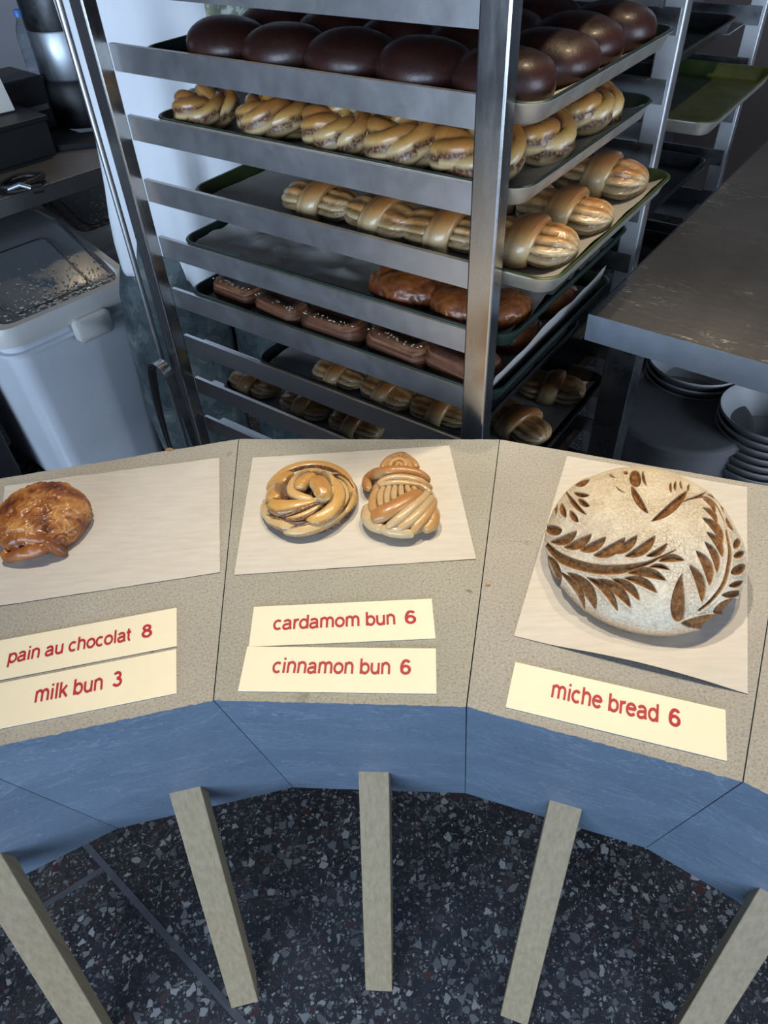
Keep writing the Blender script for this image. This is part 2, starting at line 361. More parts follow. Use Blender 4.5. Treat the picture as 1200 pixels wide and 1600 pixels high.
# ================================================================== the room
struct(MB().box((0.2, 1.4, -.025), (5.6, 6.4, .05)).obj('floor', M['terrazzo'], smooth=0))
struct(MB().span((-2.6, 4.05, 0), (3.0, 4.15, 2.8)).obj('wall_back', M['wallm'], smooth=0))
struct(MB().span((-2.6, .9, 0), (-2.5, 4.05, 2.8)).obj('wall_left', M['wallm'], smooth=0))
struct(MB().span((1.62, 2.35, 0), (1.72, 4.05, 2.8)).obj('wall_right', M['wallb'], smooth=0))
jm = MB()
def strip(a, b, wd):
    a = np.array(a); b = np.array(b); d = (b-a)/np.linalg.norm(b-a); n = np.array([-d[1], d[0], 0])*wd/2
    jm.add([a-n+(0, 0, .0004), b-n+(0, 0, .0004), b+n+(0, 0, .0004), a+n+(0, 0, .0004)], [(0, 1, 2, 3)])
j0, j1, j2 = at(165, 1355, 0), at(372, 1590, 0), at(90, 1402, 0)
strip(j0-(j1-j0)*2, j1+(j1-j0)*1.5, .013); strip(j0+(j2-j0)/np.linalg.norm(j2-j0)*.0070, j0+(j2-j0)*6, .0121)
struct(jm.obj('trim_1', M['joint'], smooth=0))

# ================================================================== the curved stone counter
CC = np.array([-.14, -.53]); RI, RO, RB, ZB, ZT = .945, 1.385, 1.163, .25, .90
STEP = 15.8; A0 = 92.8
counter = thing('stone_counter', 'curved counter of pale stone blocks with blue sloping front on oak legs', 'counter', (CC[0], CC[1]+1.15, 0))
cofs = np.array([CC[0], CC[1]+1.15, 0])
def pol(r, a, z): return np.array([CC[0]+r*math.cos(R_(a)), CC[1]+r*math.sin(R_(a)), z]) - cofs
def slab(a1, a2, mt, seed):
    g = .0006
    def edge(r, z):
        p, q = pol(r, a1, z), pol(r, a2, z); d = (q-p)/np.linalg.norm(q-p); return p+d*g, q-d*g
    N = 110
    f1, f2 = edge(RI, ZT); b1, b2 = edge(RB, ZB); k1, k2 = edge(RO, ZT); u1, u2 = edge(RO-.015, ZB)
    nrm = np.array([math.cos(R_((a1+a2)/2)), math.sin(R_((a1+a2)/2)), 0])
    top, bot = [], []
    for i in range(N+1):
        t = i/N; p = f1+(f2-f1)*t
        j = mnoise.noise(Vector((t*30, seed, 0)))*.0011 + mnoise.noise(Vector((t*120, seed, 4)))*.0007
        top.append(p+nrm*j+np.array([0, 0, -abs(j)*.4])); bot.append(b1+(b2-b1)*t)
    kb = [k1+(k2-k1)*i/40 + nrm*mnoise.noise(Vector((i*.9, seed, 9)))*.0016 for i in range(41)]
    m = MB()
    m.add(top+kb[::-1], [tuple(range(len(top)+41))][::-1], 0)
    mid = [f1+(f2-f1)*i/N+((b1+(b2-b1)*i/N)-(f1+(f2-f1)*i/N))*.008 for i in range(N+1)]
    m.add(top+mid, [(i, N+1+i, N+2+i, i+1) for i in range(N)], 1); m.add(mid+bot, [(i, N+1+i, N+2+i, i+1) for i in range(N)], 1)
    m.add([bot[0], bot[-1], u2, u1], [(0, 3, 2, 1)], 1)
    m.add(kb+[u1, u2], [tuple(range(41))+(42, 41)], 1)
    m.add([top[0], bot[0], u1, kb[0]], [(0, 3, 2, 1)], 1); m.add([top[-1], bot[-1], u2, kb[-1]], [(0, 1, 2, 3)], 1)
    o = m.obj('stone_block', [mt, M['face']], counter, smooth=0)
    return o
for i, k in enumerate((-2, -1, 0, 1, 2, 3, 4)):
    slab(A0-STEP*(k-1) - 0.0, A0-STEP*k, (M['stone_a'], M['stone_a'], M['stone_b'] , M['stone_c'], M['stone_a'], M['stone_b'], M['stone_c'])[i], 3.7*i+1)
for k in (-2, -1, 0, 1, 2, 3):
    a = 84.6 - STEP*k
    s_ = np.array([-math.sin(R_(a)), math.cos(R_(a)), 0]); o_ = np.array([math.cos(R_(a)), math.sin(R_(a)), 0])
    rt, zt_, rb = 1.085+.413*.03, .472+.03, .890
    h = .0245; T, Bt = pol(rt, a, zt_), pol(rb, a, .0)
    ring = lambda P: [P-s_*h, P+s_*h, P+s_*h+o_*.05, P-s_*h+o_*.05]
    lg = MB(); lg.rings([ring(Bt), ring(T)]); lg.obj('leg', M['oak'], counter, smooth=0, bevel=.0015)

# ================================================================== paper, cards and lettering on the counter
def sheet(name, quad, mt, label, curl=None, n=24, z=ZT+.0005, amp=.0004, seed=0):
    q = [np.array(p) for p in quad]; c = sum(q)/4
    V = []
    for j in range(n+1):
        for i in range(n+1):
            a, b = i/n, j/n
            p = (q[0]*(1-a)+q[1]*a)*(1-b)+(q[3]*(1-a)+q[2]*a)*b
            e = min(a, 1-a, b, 1-b)
            h = (abs(mnoise.noise(Vector((p[0]*26, p[1]*26, seed))))*amp*2)*(1 if e < .16 else .35)
            if curl: h += curl(a, b)
            V.append((p[0]-c[0], p[1]-c[1], h))
    m = MB(); m.add(V, [(j*(n+1)+i, j*(n+1)+i+1, (j+1)*(n+1)+i+1, (j+1)*(n+1)+i) for j in range(n) for i in range(n)])
    o = m.obj(name, mt, loc=(c[0], c[1], z), smooth=180)
    so = o.modifiers.new('thickness', 'SOLIDIFY'); so.thickness = .0003; so.offset = 1; so.use_rim = False
    return tag(o, label, 'paper')
zp = ZT
sheet('parchment_sheet', [at(-10, 949, zp), at(344, 895, zp), at(343, 716, zp), at(8, 760, zp)], M['paper'], 'parchment sheet under the pain au chocolat at the left of the counter', seed=1, amp=.0010)
sheet('parchment_sheet', [at(366, 899, zp), at(744, 874, zp), at(702, 697, zp), at(395, 716, zp)], M['paper'], 'parchment sheet under the two knotted buns in the middle of the counter', seed=2)
sheet('parchment_sheet', [at(803, 994, zp), at(1168, 1085, zp), at(1167, 762, zp), at(886, 713, zp)], M['paper'], 'parchment sheet under the big floured loaf', seed=3,
      curl=lambda a, b: .0075*max(0, 1-b*6)*max(0, math.sin(min(1, max(0, (a-.15)/.85))*math.pi))**1.2)
def arc_(cx, cy, rx, ry, a0, a1, n=22):
    return [(cx+rx*math.cos(R_(a)), cy+ry*math.sin(R_(a))) for a in np.linspace(a0, a1, n)]
def ln(*p): return list(p)
ARCH = lambda x0, x1, h=.52: ln((x0, .30))+arc_((x0+x1)/2, h-.19, (x1-x0)/2, .19, 178, 0)+[(x1, 0)]
GLY = {  # centre lines of each letter, em units, and its advance
    'c': (.50, [arc_(.265, .26, .205, .225, 48, 312)]), 'o': (.556, [arc_(.278, .26, .212, .225, 0, 360, 40)]), 'e': (.556, [ln((.07, .285), (.49, .285)), arc_(.278, .26, .212, .225, 5, 322, 34)]),
    'a': (.556, [arc_(.265, .37, .175, .118, 165, 60, 12)+arc_(.30, .33, .13, .155, 60, 0, 10)[1:]+[(.432, .12), (.445, .06), (.475, 0)], [(.43, .305), (.36, .285), (.26, .275)]+arc_(.20, .145, .135, .120, 95, 270, 16)+[(.30, .04), (.37, .075), (.43, .14)]]),
    'r': (.345, [ln((.10, 0), (.10, .53)), [(.10, .30)]+arc_(.27, .31, .165, .175, 165, 68, 12)]), 'd': (.556, [arc_(.262, .26, .198, .225, 0, 360, 40), ln((.468, 0), (.468, .725))]), 'b': (.556, [arc_(.294, .26, .198, .225, 0, 360, 40), ln((.088, 0), (.088, .725))]),
    'p': (.556, [arc_(.294, .26, .198, .225, 0, 360, 40), ln((.088, -.20), (.088, .53))]), 'm': (.833, [ln((.10, 0), (.10, .53)), ARCH(.10, .415), ARCH(.415, .73)]), 'n': (.556, [ln((.10, 0), (.10, .53)), ARCH(.10, .455)]), 'h': (.556, [ln((.10, 0), (.10, .725)), ARCH(.10, .455)]),
    'u': (.556, [[(.095, .525), (.095, .22)]+arc_(.272, .215, .177, .18, 180, 355)+[(.452, .24)], ln((.455, 0), (.455, .525))]), 'i': (.24, [ln((.12, 0), (.12, .525)), ln((.12, .63), (.12, .73))]), 'l': (.24, [ln((.12, 0), (.12, .725))]),
    'k': (.50, [ln((.09, 0), (.09, .725)), ln((.09, .20), (.42, .53)), ln((.20, .32), (.455, 0))]), 't': (.29, [[(.13, .66), (.13, .14)]+arc_(.215, .125, .085, .085, 180, 285, 10), ln((.01, .475), (.27, .475))]), ' ': (.27, []),
    '6': (.556, [arc_(.285, .225, .175, .178, 0, 360, 36), arc_(.30, .43, .185, .235, 38, 120, 14)+[(.135, .50), (.105, .36), (.108, .22)]]), '8': (.556, [arc_(.278, .535, .145, .135, 0, 360, 32), arc_(.278, .205, .185, .165, 0, 360, 36)]), '3': (.556, [arc_(.265, .535, .15, .135, 155, -80, 24)+[(.235, .395)], [(.24, .39)]+arc_(.268, .215, .185, .168, 85, -160, 28)]),
}
def glyphs(m, text, x0, x1, y0, hgt, z, wt):
    P, pen = [], 0.
    for ch in text:
        adv, st = GLY[ch]
        P += [[(pen+x, y) for x, y in s_] for s_ in st]; pen += adv
    lo = min(p[0] for s_ in P for p in s_)-wt/2; hi = max(p[0] for s_ in P for p in s_)+wt/2; sx = (x1-x0)/(hi-lo); sy = hgt/.725
    for si, s_ in enumerate(P):
        A = np.array(s_, float); T = np.gradient(A, axis=0); T /= np.linalg.norm(T, axis=1)[:, None]+1e-9; Nn = np.stack([-T[:, 1], T[:, 0]], 1)*wt/2
        n = len(A); V = [(x0+(x-lo)*sx, y0+y*sy, z+si*.000012) for x, y in np.vstack([A+Nn, A-Nn])]
        m.add(V, [(i+n, i+1+n, i+1, i) for i in range(n-1)])
def card(quad, words, label, wx, dx, base, hgt, z=ZT):
    """quad: photo corners tl, tr, br, bl; wx / dx: horizontal extents of the words and of the digit along the card (0..1)"""
    P = [at(*q, z) for q in quad]; u = (P[1]-P[0]+P[2]-P[3])/2; W = np.linalg.norm(u[:2]); rz = math.atan2(u[1], u[0])
    H = (np.linalg.norm((P[0]-P[3])[:2])+np.linalg.norm((P[1]-P[2])[:2]))/2; c = sum(P)/4
    r = MB(); r.span((-W/2, -H/2, 0), (W/2, H/2, .0012)); o = r.obj('price_card', M['card'], loc=(c[0], c[1], z+.0003), rz=rz, smooth=0)
    tag(o, label, 'price card', 'price cards on the counter')
    m = MB(); b = -H/2+base*H
    glyphs(m, words[0], -W/2+wx[0]*W, -W/2+wx[1]*W, b, hgt, .00145, .122)
    glyphs(m, words[1], -W/2+dx[0]*W, -W/2+dx[1]*W, b, hgt*.98, .00145, .135)
    m.obj('lettering', M['ink'], o, smooth=0)['label'] = 'dark red lettering'
card([(398, 950), (675, 936), (680, 999), (388, 1011)], ('cardamom bun', '6'), 'cream price card lettered cardamom bun, upper of the middle pair', (.120, .790), (.842, .905), .38, .0190)
card([(385, 1012), (681, 1014), (682, 1085), (374, 1080)], ('cinnamon bun', '6'), 'cream price card lettered cinnamon bun, lower of the middle pair', (.155, .765), (.815, .872), .40, .0190)
card([(-60, 1013), (276, 951), (277, 1010), (-70, 1077)], ('pain au chocolat', '8'), 'cream price card lettered pain au chocolat, upper of the left pair', (.225, .79), (.835, .885), .36, .0185)
card([(-60, 1080), (276, 1016), (276, 1083), (-70, 1154)], ('milk bun', '3'), 'cream price card lettered milk bun, nearest the counter edge at left', (.345, .655), (.70, .745), .40, .0195)
card([(804, 1036), (1134, 1110), (1134, 1190), (791, 1105)], ('miche bread', '6'), 'cream price card lettered miche bread, alone in front of the big loaf', (.20, .70), (.745, .80), .42, .0205)
for (cx, cy, s_, lb) in ((265, 703, .004, 'brown pastry crumb by the back edge of the counter at left'), (762, 915, .0022, 'tiny orange crumb right of the middle parchment'), (118, 752, .0015, None)):
    if not lb: continue
    p = at(cx, cy, ZT); m = MB(); n = 12
    m.lathe([(s_*.2, 0), (s_, s_*.15), (s_*.8, s_*.5), (s_*.25, s_*.7)], n); m.v = [(x*1.5, y*(.8+.3*mnoise.noise(Vector((x*900, y*900, 1)))), z) for x, y, z in m.v]
    tag(m.obj('crumb', M['crumb'], loc=(p[0], p[1], ZT)), lb, 'crumb')

# ================================================================== breads on the counter
def ribbon(m, P, wid, th, nrm, brown, fill=.0, n=40, K=14, taper=(.5, .5), groove=0, gdepth=.1, pale_side=.2):
    """a strip of dough swept along P (N x 3); browning stays on its upper crown, filling shows on its edges"""
    C = catmull(P, n); t = np.linspace(0, 1, n); T = np.gradient(C, axis=0); T /= np.linalg.norm(T, axis=1)[:, None]+1e-12
    wv = np.interp(t, np.linspace(0, 1, len(wid)), wid) if hasattr(wid, '__len__') else np.full(n, wid)
    e = np.minimum(1, np.minimum(np.sqrt(np.clip(1-(1-np.clip(t/(.16*taper[0]+1e-6), 0, 1))**2, 0, 1)), np.sqrt(np.clip(1-(1-np.clip((1-t)/(.16*taper[1]+1e-6), 0, 1))**2, 0, 1))))
    e = np.maximum(e, .06); V, Cc = [], []
    for i in range(n):
        up = np.asarray(nrm(C[i]) if callable(nrm) else nrm, float); s_ = np.cross(T[i], up); s_ /= np.linalg.norm(s_)+1e-12; up = np.cross(s_, T[i])
        for q in range(K):
            a = 2*math.pi*q/K; ca, sa = math.cos(a), math.sin(a)
            rr = 1 - (gdepth*abs(math.cos(groove*a/2)) if groove else 0)
            V.append(C[i]+e[i]*rr*(s_*math.copysign(abs(ca)**.72, ca)*wv[i]/2+up*math.copysign(abs(sa)**.85, sa)*(th if sa > 0 else th*.8)/2*(wv[i]/wv.max())**.5))
            topf = max(0, sa)**.8
            Cc.append((brown*(pale_side+(1-pale_side)*topf), fill*(1. if (ca > .40 and sa < .93) else .7 if ca < -.80 else 0.)+(groove and fill*.5*(abs(math.cos(groove*a/2)) > .9)), 0))
    F = [(i*K+q, i*K+(q+1) % K, (i+1)*K+(q+1) % K, (i+1)*K+q) for i in range(n-1) for q in range(K)]
    F += [tuple(range(K-1, -1, -1)), tuple((n-1)*K+q for q in range(K))]
    m.add(V, F, 0, Cc)
def dome_fn(c, ax, H, p=2.4):
    def h(x, y):
        r = math.hypot((x-c[0])/ax[0], (y-c[1])/ax[1]); return H*max(0, 1-r**p)**.5 if r < 1 else 0.
    return h
def on_dome(x, y, h, base=ZT, lift=0.):
    z = base+.02
    for _ in range(12):
        p = at(x, y, z); z = .5*z+.5*(base+h(p[0], p[1])+lift)
    p = at(x, y, z); return np.array([p[0], p[1], base+h(p[0], p[1])+lift])
def normal_of(h):
    def f(p):
        e = .002; gx = (h(p[0]+e, p[1])-h(p[0]-e, p[1]))/(2*e); gy = (h(p[0], p[1]+e)-h(p[0], p[1]-e))/(2*e)
        g = math.hypot(gx, gy); k = min(1, 1.6/(g+1e-9)); return np.array([-gx*k, -gy*k, 1.])
    return f
def dome_mesh(m, c, ax, H, base, nr=22, na=64, p=2.4, col=(.3, .8, 0), under=.0015):
    V, Cc = [], []
    for i in range(nr+1):
        r = math.sin(i/nr*math.pi/2)
        for q in range(na):
            a = 2*math.pi*q/na; V.append((c[0]+ax[0]*r*math.cos(a), c[1]+ax[1]*r*math.sin(a), base+under+H*max(0, 1-r**p)**.5)); Cc.append(col)
    F = [(i*na+q, (i+1)*na+q, (i+1)*na+(q+1) % na, i*na+(q+1) % na) for i in range(nr) for q in range(na)]
    m.add(V, F+[tuple(range(nr*na, nr*na+na))], 0, Cc)
def rebase(m, c):
    m.v = [(x-c[0], y-c[1], z-c[2]) for x, y, z in m.v]
def flat_bottom(m, z0):
    m.v = [(x, y, max(z, z0)) for x, y, z in m.v]

# --- cinnamon bun (traced on its own dome)
def Z3(x, y): return 390+x/6.316, 690+y/6.316
cb_c = at(482, 790, ZT+.012); CBH = .029
cb_h = dome_fn(cb_c, (.060, .056), CBH)
m = MB(); dome_mesh(m, (cb_c[0], cb_c[1]+.004), (.055, .047), CBH-.002, ZT, col=(.2, 1., 0))
CB = [  # path in the close-up, width(s), thickness, browning, filling, lift
    ([(178, 590), (160, 650), (200, 740), (275, 798)], [50, 90, 60], .013, .12, .25, -.004),
    ([(170, 770), (300, 815), (420, 835), (560, 800), (680, 770)], [50, 90, 60, 30], .013, .22, .8, -.002),
    ([(330, 885), (470, 885), (640, 850), (780, 790), (900, 720), (985, 630)], [50, 85, 80, 60, 30], .014, .22, .6, -.003),
    ([(180, 500), (260, 390), (380, 300), (520, 255), (680, 245), (820, 275), (940, 345), (1020, 450)], [60, 75, 80, 80, 80, 70, 40], .014, .5, .9, -.001),
    ([(930, 720), (1000, 610), (1020, 520), (990, 430), (900, 360), (800, 325)], [40, 75, 75, 55, 30], .013, .32, 1., .000),
    ([(860, 700), (930, 610), (945, 530), (915, 450), (850, 390)], [30, 45, 50, 40], .011, .25, 1., .004),
    ([(330, 770), (450, 765), (590, 715), (700, 640), (740, 610)], [40, 60, 60, 40], .012, .30, 1., .000),
    ([(205, 610), (300, 660), (440, 650), (580, 620), (700, 590)], [80, 125, 105, 70, 30], .016, .52, .75, .004),
    ([(550, 780), (680, 770), (800, 700), (870, 590), (870, 490), (810, 400), (720, 345)], [40, 100, 110, 110, 100, 80, 40], .016, .48, .7, .003),
    ([(300, 585), (240, 540), (270, 450), (350, 370), (440, 320)], [70, 120, 130, 110, 50], .015, .55, .7, .003),
    ([(650, 590), (520, 565), (430, 520), (420, 450), (470, 370), (560, 315), (680, 315), (790, 370), (830, 470)], [50, 75, 75, 65, 60, 60, 65, 60, 40], .013, .30, .55, .006),
    ([(620, 590), (740, 580), (800, 530), (830, 450)], [40, 50, 50, 30], .011, .30, .6, .006),
    ([(505, 480), (520, 420), (590, 370), (650, 350)], [70, 100, 90, 50], .015, .62, .2, .011),
    ([(600, 400), (680, 420), (725, 500), (730, 570)], [80, 125, 125, 80], .018, .80, .1, .015),
]
for path, wd, th, br, fl, lift in CB:
    P = [on_dome(*Z3(*q), cb_h, lift=lift) for q in path]
    ribbon(m, P, [x*.000190 for x in wd], th*1.08, normal_of(cb_h), br*.85, fl, n=46, K=20)
FILL = [([(195, 540), (260, 578), (345, 580)], 34, .0095), ([(310, 750), (450, 695), (600, 632), (700, 600)], 36, .0085), ([(320, 745), (430, 800), (560, 798)], 26, .0068), ([(140, 712), (220, 738), (330, 775), (450, 812), (570, 815)], 24, .0050),
        ([(285, 890), (400, 855), (520, 826), (700, 802), (800, 770), (900, 700), (945, 640)], 28, .0050), ([(780, 335), (890, 328), (970, 380), (1030, 465)], 26, .0065), ([(825, 370), (920, 430), (962, 520), (940, 620), (865, 705)], 28, .0085),
        ([(400, 345), (432, 400), (408, 465)], 24, .0095), ([(505, 305), (560, 262), (625, 232)], 22, .0060), ([(615, 345), (700, 325), (800, 345)], 24, .0095), ([(355, 765), (470, 772), (600, 720), (715, 625)], 30, .0088), ([(215, 460), (250, 420), (330, 345)], 22, .0062)]
for path, wd, lift in FILL:
    ribbon(m, [on_dome(*Z3(*q), cb_h, lift=lift-.0008) for q in path], [wd*.00007, wd*.000145, wd*.00007], .0042, normal_of(cb_h), .5, 1., n=40, K=10)
    nv_ = 40*10; m.c[-nv_:] = [(.5, .95, 0)]*nv_
flat_bottom(m, ZT+.0012); rebase(m, (cb_c[0], cb_c[1], ZT))
tag(m.obj('cinnamon_bun', M['bun'], loc=(cb_c[0], cb_c[1], ZT+.0002), smooth=70), 'round twisted cinnamon bun with dark filling on the middle parchment', 'bun')

# --- cardamom bun
def Z4(x, y): return 550+x/6.316, 690+y/6.316
lo_c = at(*Z4(490, 700), ZT+.012); up_c = at(*Z4(470, 300), ZT+.014)
hl = dome_fn(lo_c, (.052, .050), .029, 2.6); hu = dome_fn(up_c, (.036, .034), .024, 2.4); mid_c = at(*Z4(470, 450), ZT+.015); hm_ = dome_fn(mid_c, (.046, .034), .027, 2.4)
cd_h = lambda x, y: max(hl(x, y), hu(x, y), hm_(x, y))
m = MB(); dome_mesh(m, (lo_c[0], lo_c[1]+.004), (.044, .037), .024, ZT, p=2.6, col=(.12, .10, 0)); dome_mesh(m, up_c, (.030, .034), .024, ZT, col=(.35, .1, 0)); dome_mesh(m, mid_c, (.040, .030), .024, ZT, col=(.2, .2, 0))
CD = [
    ([(300, 275), (340, 200), (430, 160), (530, 165), (610, 230), (640, 290)], [50, 70, 75, 70, 50], .013, .50, .1, -.002),
    ([(370, 270), (400, 215), (460, 190), (520, 215), (530, 270)], [40, 48, 48, 48, 40], .010, .35, .2, .002),
    ([(440, 270), (450, 230), (480, 235), (490, 275)], [34, 38, 38, 34], .009, .35, .2, .004),
    ([(265, 470), (220, 560), (215, 660), (260, 720)], [50, 70, 70, 50], .013, .40, .35, .000),
    ([(320, 455), (285, 550), (290, 660)], [45, 55, 50], .011, .18, .35, .002), ([(375, 450), (350, 540), (350, 640)], [45, 55, 50], .011, .12, .35, .003),
    ([(430, 450), (415, 530), (420, 600)], [45, 55, 50], .011, .15, .35, .003), ([(485, 450), (485, 520), (500, 580)], [45, 50, 50], .011, .18, .35, .003),
    ([(540, 450), (555, 500), (580, 540)], [45, 50, 45], .011, .2, .35, .003), ([(590, 455), (620, 500), (640, 540)], [45, 50, 45], .011, .2, .3, .002),
    ([(170, 640), (165, 740), (220, 820), (330, 870)], [60, 110, 110, 80], .020, .08, .0, -.005),
    ([(250, 850), (380, 885), (500, 900), (620, 915)], [60, 90, 90, 60], .018, .06, .1, -.006),
    ([(700, 880), (780, 820), (800, 740), (790, 660)], [60, 105, 90, 50], .016, .40, .1, -.003),
    ([(590, 910), (640, 830), (730, 730), (790, 620), (790, 560)], [50, 75, 85, 75, 45], .014, .36, .3, -.001),
    ([(440, 880), (560, 800), (680, 690), (760, 590), (780, 520)], [50, 75, 75, 70, 45], .013, .18, .3, .001),
    ([(330, 860), (470, 765), (610, 645), (720, 550), (740, 490)], [50, 80, 80, 70, 40], .013, .14, .3, .003),
    ([(195, 760), (300, 715), (430, 650), (560, 575), (690, 505)], [95, 130, 125, 120, 80], .016, .72, .15, .005),
    ([(260, 440), (380, 420), (520, 420), (680, 460), (790, 540)], [40, 50, 55, 60, 45], .012, .22, .4, .006),
    ([(250, 430), (360, 375), (500, 365), (660, 400), (790, 480)], [45, 55, 60, 65, 45], .012, .28, .35, .007),
    ([(165, 480), (150, 400), (230, 330), (360, 305), (520, 300), (670, 335), (770, 410)], [55, 85, 95, 90, 80, 70, 45], .016, .74, .1, .007),
]
for path, wd, th, br, fl, lift in CD:
    P = [on_dome(*Z4(*q), cd_h, lift=lift) for q in path]
    ribbon(m, P, [x*.000170 for x in wd], th*1.05, normal_of(cd_h), br, fl, n=40, K=16)
flat_bottom(m, ZT+.0012); rebase(m, (lo_c[0], lo_c[1], ZT))
tag(m.obj('cardamom_bun', M['knot'], loc=(lo_c[0], lo_c[1], ZT+.0002), smooth=70), 'golden knotted cardamom bun right of the round cinnamon bun on parchment', 'bun')

# --- pain au chocolat
def Z1(x, y): return x/3.3333, 690+y/3.3333
def grid_bread(m, c, ax, H, base, disp, colf, nr=70, na=150, p=2.5, belly=.18):
    """a loaf: rounded top, belly that tucks in under its widest line (a square grid pulled into a disc)"""
    V, Cc = [], []; n = 2*(nr//2)
    for j in range(n+1):
        for i in range(n+1):
            a, b = 2*i/n-1, 2*j/n-1; a, b = math.sin(a*math.pi/2)*.25+a*.75, math.sin(b*math.pi/2)*.25+b*.75
            u, v = a*math.sqrt(1-b*b/2), b*math.sqrt(1-a*a/2); s_ = min(1., math.hypot(u, v)); ca, sa = (u/s_, v/s_) if s_ > 1e-6 else (1., 0.)
            if s_ < .8: t = s_/.8*math.pi/2; r, z = math.sin(t)**.92, H*(belly+(1-belly)*max(0, math.cos(t))**.85)
            else: t = (s_-.8)/.2; r, z = 1-.13*t*t, H*belly*(1-t)
            x, y = ax[0]*r*ca, ax[1]*r*sa
            dx = disp(x, y, z, s_); nx, ny, nz = r*ca, r*sa, math.sqrt(max(0, 1-r*r))+.15
            L = math.sqrt(nx*nx+ny*ny+nz*nz); V.append((c[0]+x+nx/L*dx, c[1]+y+ny/L*dx, base+max(0, z+nz/L*dx))); Cc.append(colf(x, y, z, s_, dx))
    k = n+1; F = [(j*k+i, j*k+i+1, (j+1)*k+i+1, (j+1)*k+i) for j in range(n) for i in range(n)]
    rim = [i for i in range(k)]+[j*k+n for j in range(1, k)]+[n*k+i for i in range(n-1, -1, -1)]+[j*k for j in range(n-1, 0, -1)]
    m.add(V, F+[tuple(rim[::-1])], 0, Cc)
def flaky(seed, amp=.0016, sc=75.):
    def f(x, y, z, s_):
        q = Vector((x, y, z))*sc+Vector((seed, 0, 0)); d = mnoise.noise(q*.35)*1.2
        q2 = q+Vector((mnoise.noise(q*.6), mnoise.noise(q*.6+Vector((9, 1, 0))), 0))*1.3
        return amp*((1-abs(mnoise.noise(q2))*2.2)+.5*(1-abs(mnoise.noise(q2*2.1))*2.)+d)
    return f
pc = at(66, 808, ZT+.02)
m = MB(); fl = flaky(3, .0019, 95); fl0 = fl; fl = lambda x, y, z, s_: fl0(x*.8+y*.5, y*1.3-x*.7, z, s_)
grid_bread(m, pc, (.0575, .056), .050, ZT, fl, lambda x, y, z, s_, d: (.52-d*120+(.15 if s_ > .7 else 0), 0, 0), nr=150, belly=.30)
ph = dome_fn(pc, (.064, .062), .040, 2.8)
PC = [([(10, 500), (70, 475), (170, 465), (270, 490), (335, 540)], [90, 120, 130, 110, 60], .020, .42, 0, -.004),
      ([(38, 552), (75, 512), (140, 494), (225, 500), (312, 545)], [60, 80, 92, 92, 66], .018, .50, .0, .0005),
      ([(25, 558), (60, 598), (130, 612), (210, 600), (285, 580), (325, 548)], [50, 66, 74, 76, 72, 55], .022, .50, .1, .001),
      ([(175, 540), (205, 550), (245, 552), (300, 545)], [40, 58, 60, 45], .018, .40, .15, .002)]
for path, wd, th, br, fi, lift in PC:
    P = [on_dome(*Z1(*q), ph, lift=lift-.002) for q in path]
    ribbon(m, P, [x*.000235 for x in wd], th, normal_of(ph), br, fi, n=60, K=20, groove=7, gdepth=.05, pale_side=.8)
m.v = [(x+.0016*mnoise.noise(Vector((x*120, y*120, z*120))), y+.0011*mnoise.noise(Vector((x*110+7, y*110, z*110))), z+.0020*mnoise.noise(Vector((x*130, y*130+5, z*130)))) for x, y, z in m.v]
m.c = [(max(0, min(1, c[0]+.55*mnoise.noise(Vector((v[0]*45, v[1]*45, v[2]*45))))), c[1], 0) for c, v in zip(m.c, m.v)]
flat_bottom(m, ZT+.0010); rebase(m, (pc[0], pc[1], ZT))
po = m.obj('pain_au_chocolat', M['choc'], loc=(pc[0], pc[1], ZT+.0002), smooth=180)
tag(po, 'flaky brown pain au chocolat alone on the left parchment', 'pastry')
hole = on_dome(*Z1(112, 558), ph, lift=.001); m = MB(); d_ = Vector((.55, .80, -.12)).normalized(); h0 = Vector((hole[0]-pc[0], hole[1]-pc[1], hole[2]-ZT))  # near-black plug stands in for the shade inside the roll's hole
m.tube([h0+d_*t for t in (-.001, .0005, .03)], [.0050, .0066, .0066], 16); m.v = [(h0.x+(x-h0.x)*1.5, y, h0.z+(z-h0.z)*.8) for x, y, z in m.v]
m.obj('roll_hole_shade', M['chocolate'], po)['label'] = 'near-black plug coloured as the shade in the hole of the rolled end'

# --- miche loaf with wheat-ear scoring
def Z5(x, y): return 790+x/2.927, 690+y/2.927
mc = np.array([.2975, .570, ZT]); MA, MH = (.110, .117), .103
def mh(x, y):
    r = math.hypot((x-mc[0])/MA[0], (y-mc[1])/MA[1])
    return MH*(.25+.75*max(0, 1-min(1, r)**2.2)**.60) if r < 1 else MH*.25
S = []
def leaf(x1, y1, x2, y2, wd, bow=.10, fat=.5): S.append(('l', (x1, y1), (x2, y2), wd, bow, fat))
for a in ((187, 395, 255, 408, 46), (205, 462, 325, 412, 44), (262, 486, 392, 425, 46), (335, 500, 458, 438, 46), (400, 525, 548, 443, 52), (480, 512, 602, 433, 44), (543, 530, 684, 433, 46), (638, 528, 738, 468, 30)): leaf(*a, .12)
for a in ((188, 520, 245, 672, 32), (245, 596, 362, 772, 32), (283, 600, 412, 772, 56), (368, 622, 512, 782, 38), (412, 632, 572, 766, 48), (485, 632, 612, 733, 42), (540, 628, 692, 697, 42), (556, 606, 735, 640, 46), (652, 578, 752, 592, 24), (698, 552, 815, 548, 36)): leaf(*a, -.12)
leaf(788, 815, 806, 606, 66, -.05, .25)
for a in ((893, 738, 836, 568, 44), (932, 664, 865, 503, 48), (966, 608, 905, 462, 38), (991, 534, 914, 418, 38), (992, 470, 898, 352, 42), (968, 378, 899, 306, 26), (958, 334, 898, 266, 20), (1000, 336, 908, 248, 14)): leaf(*a, .14)
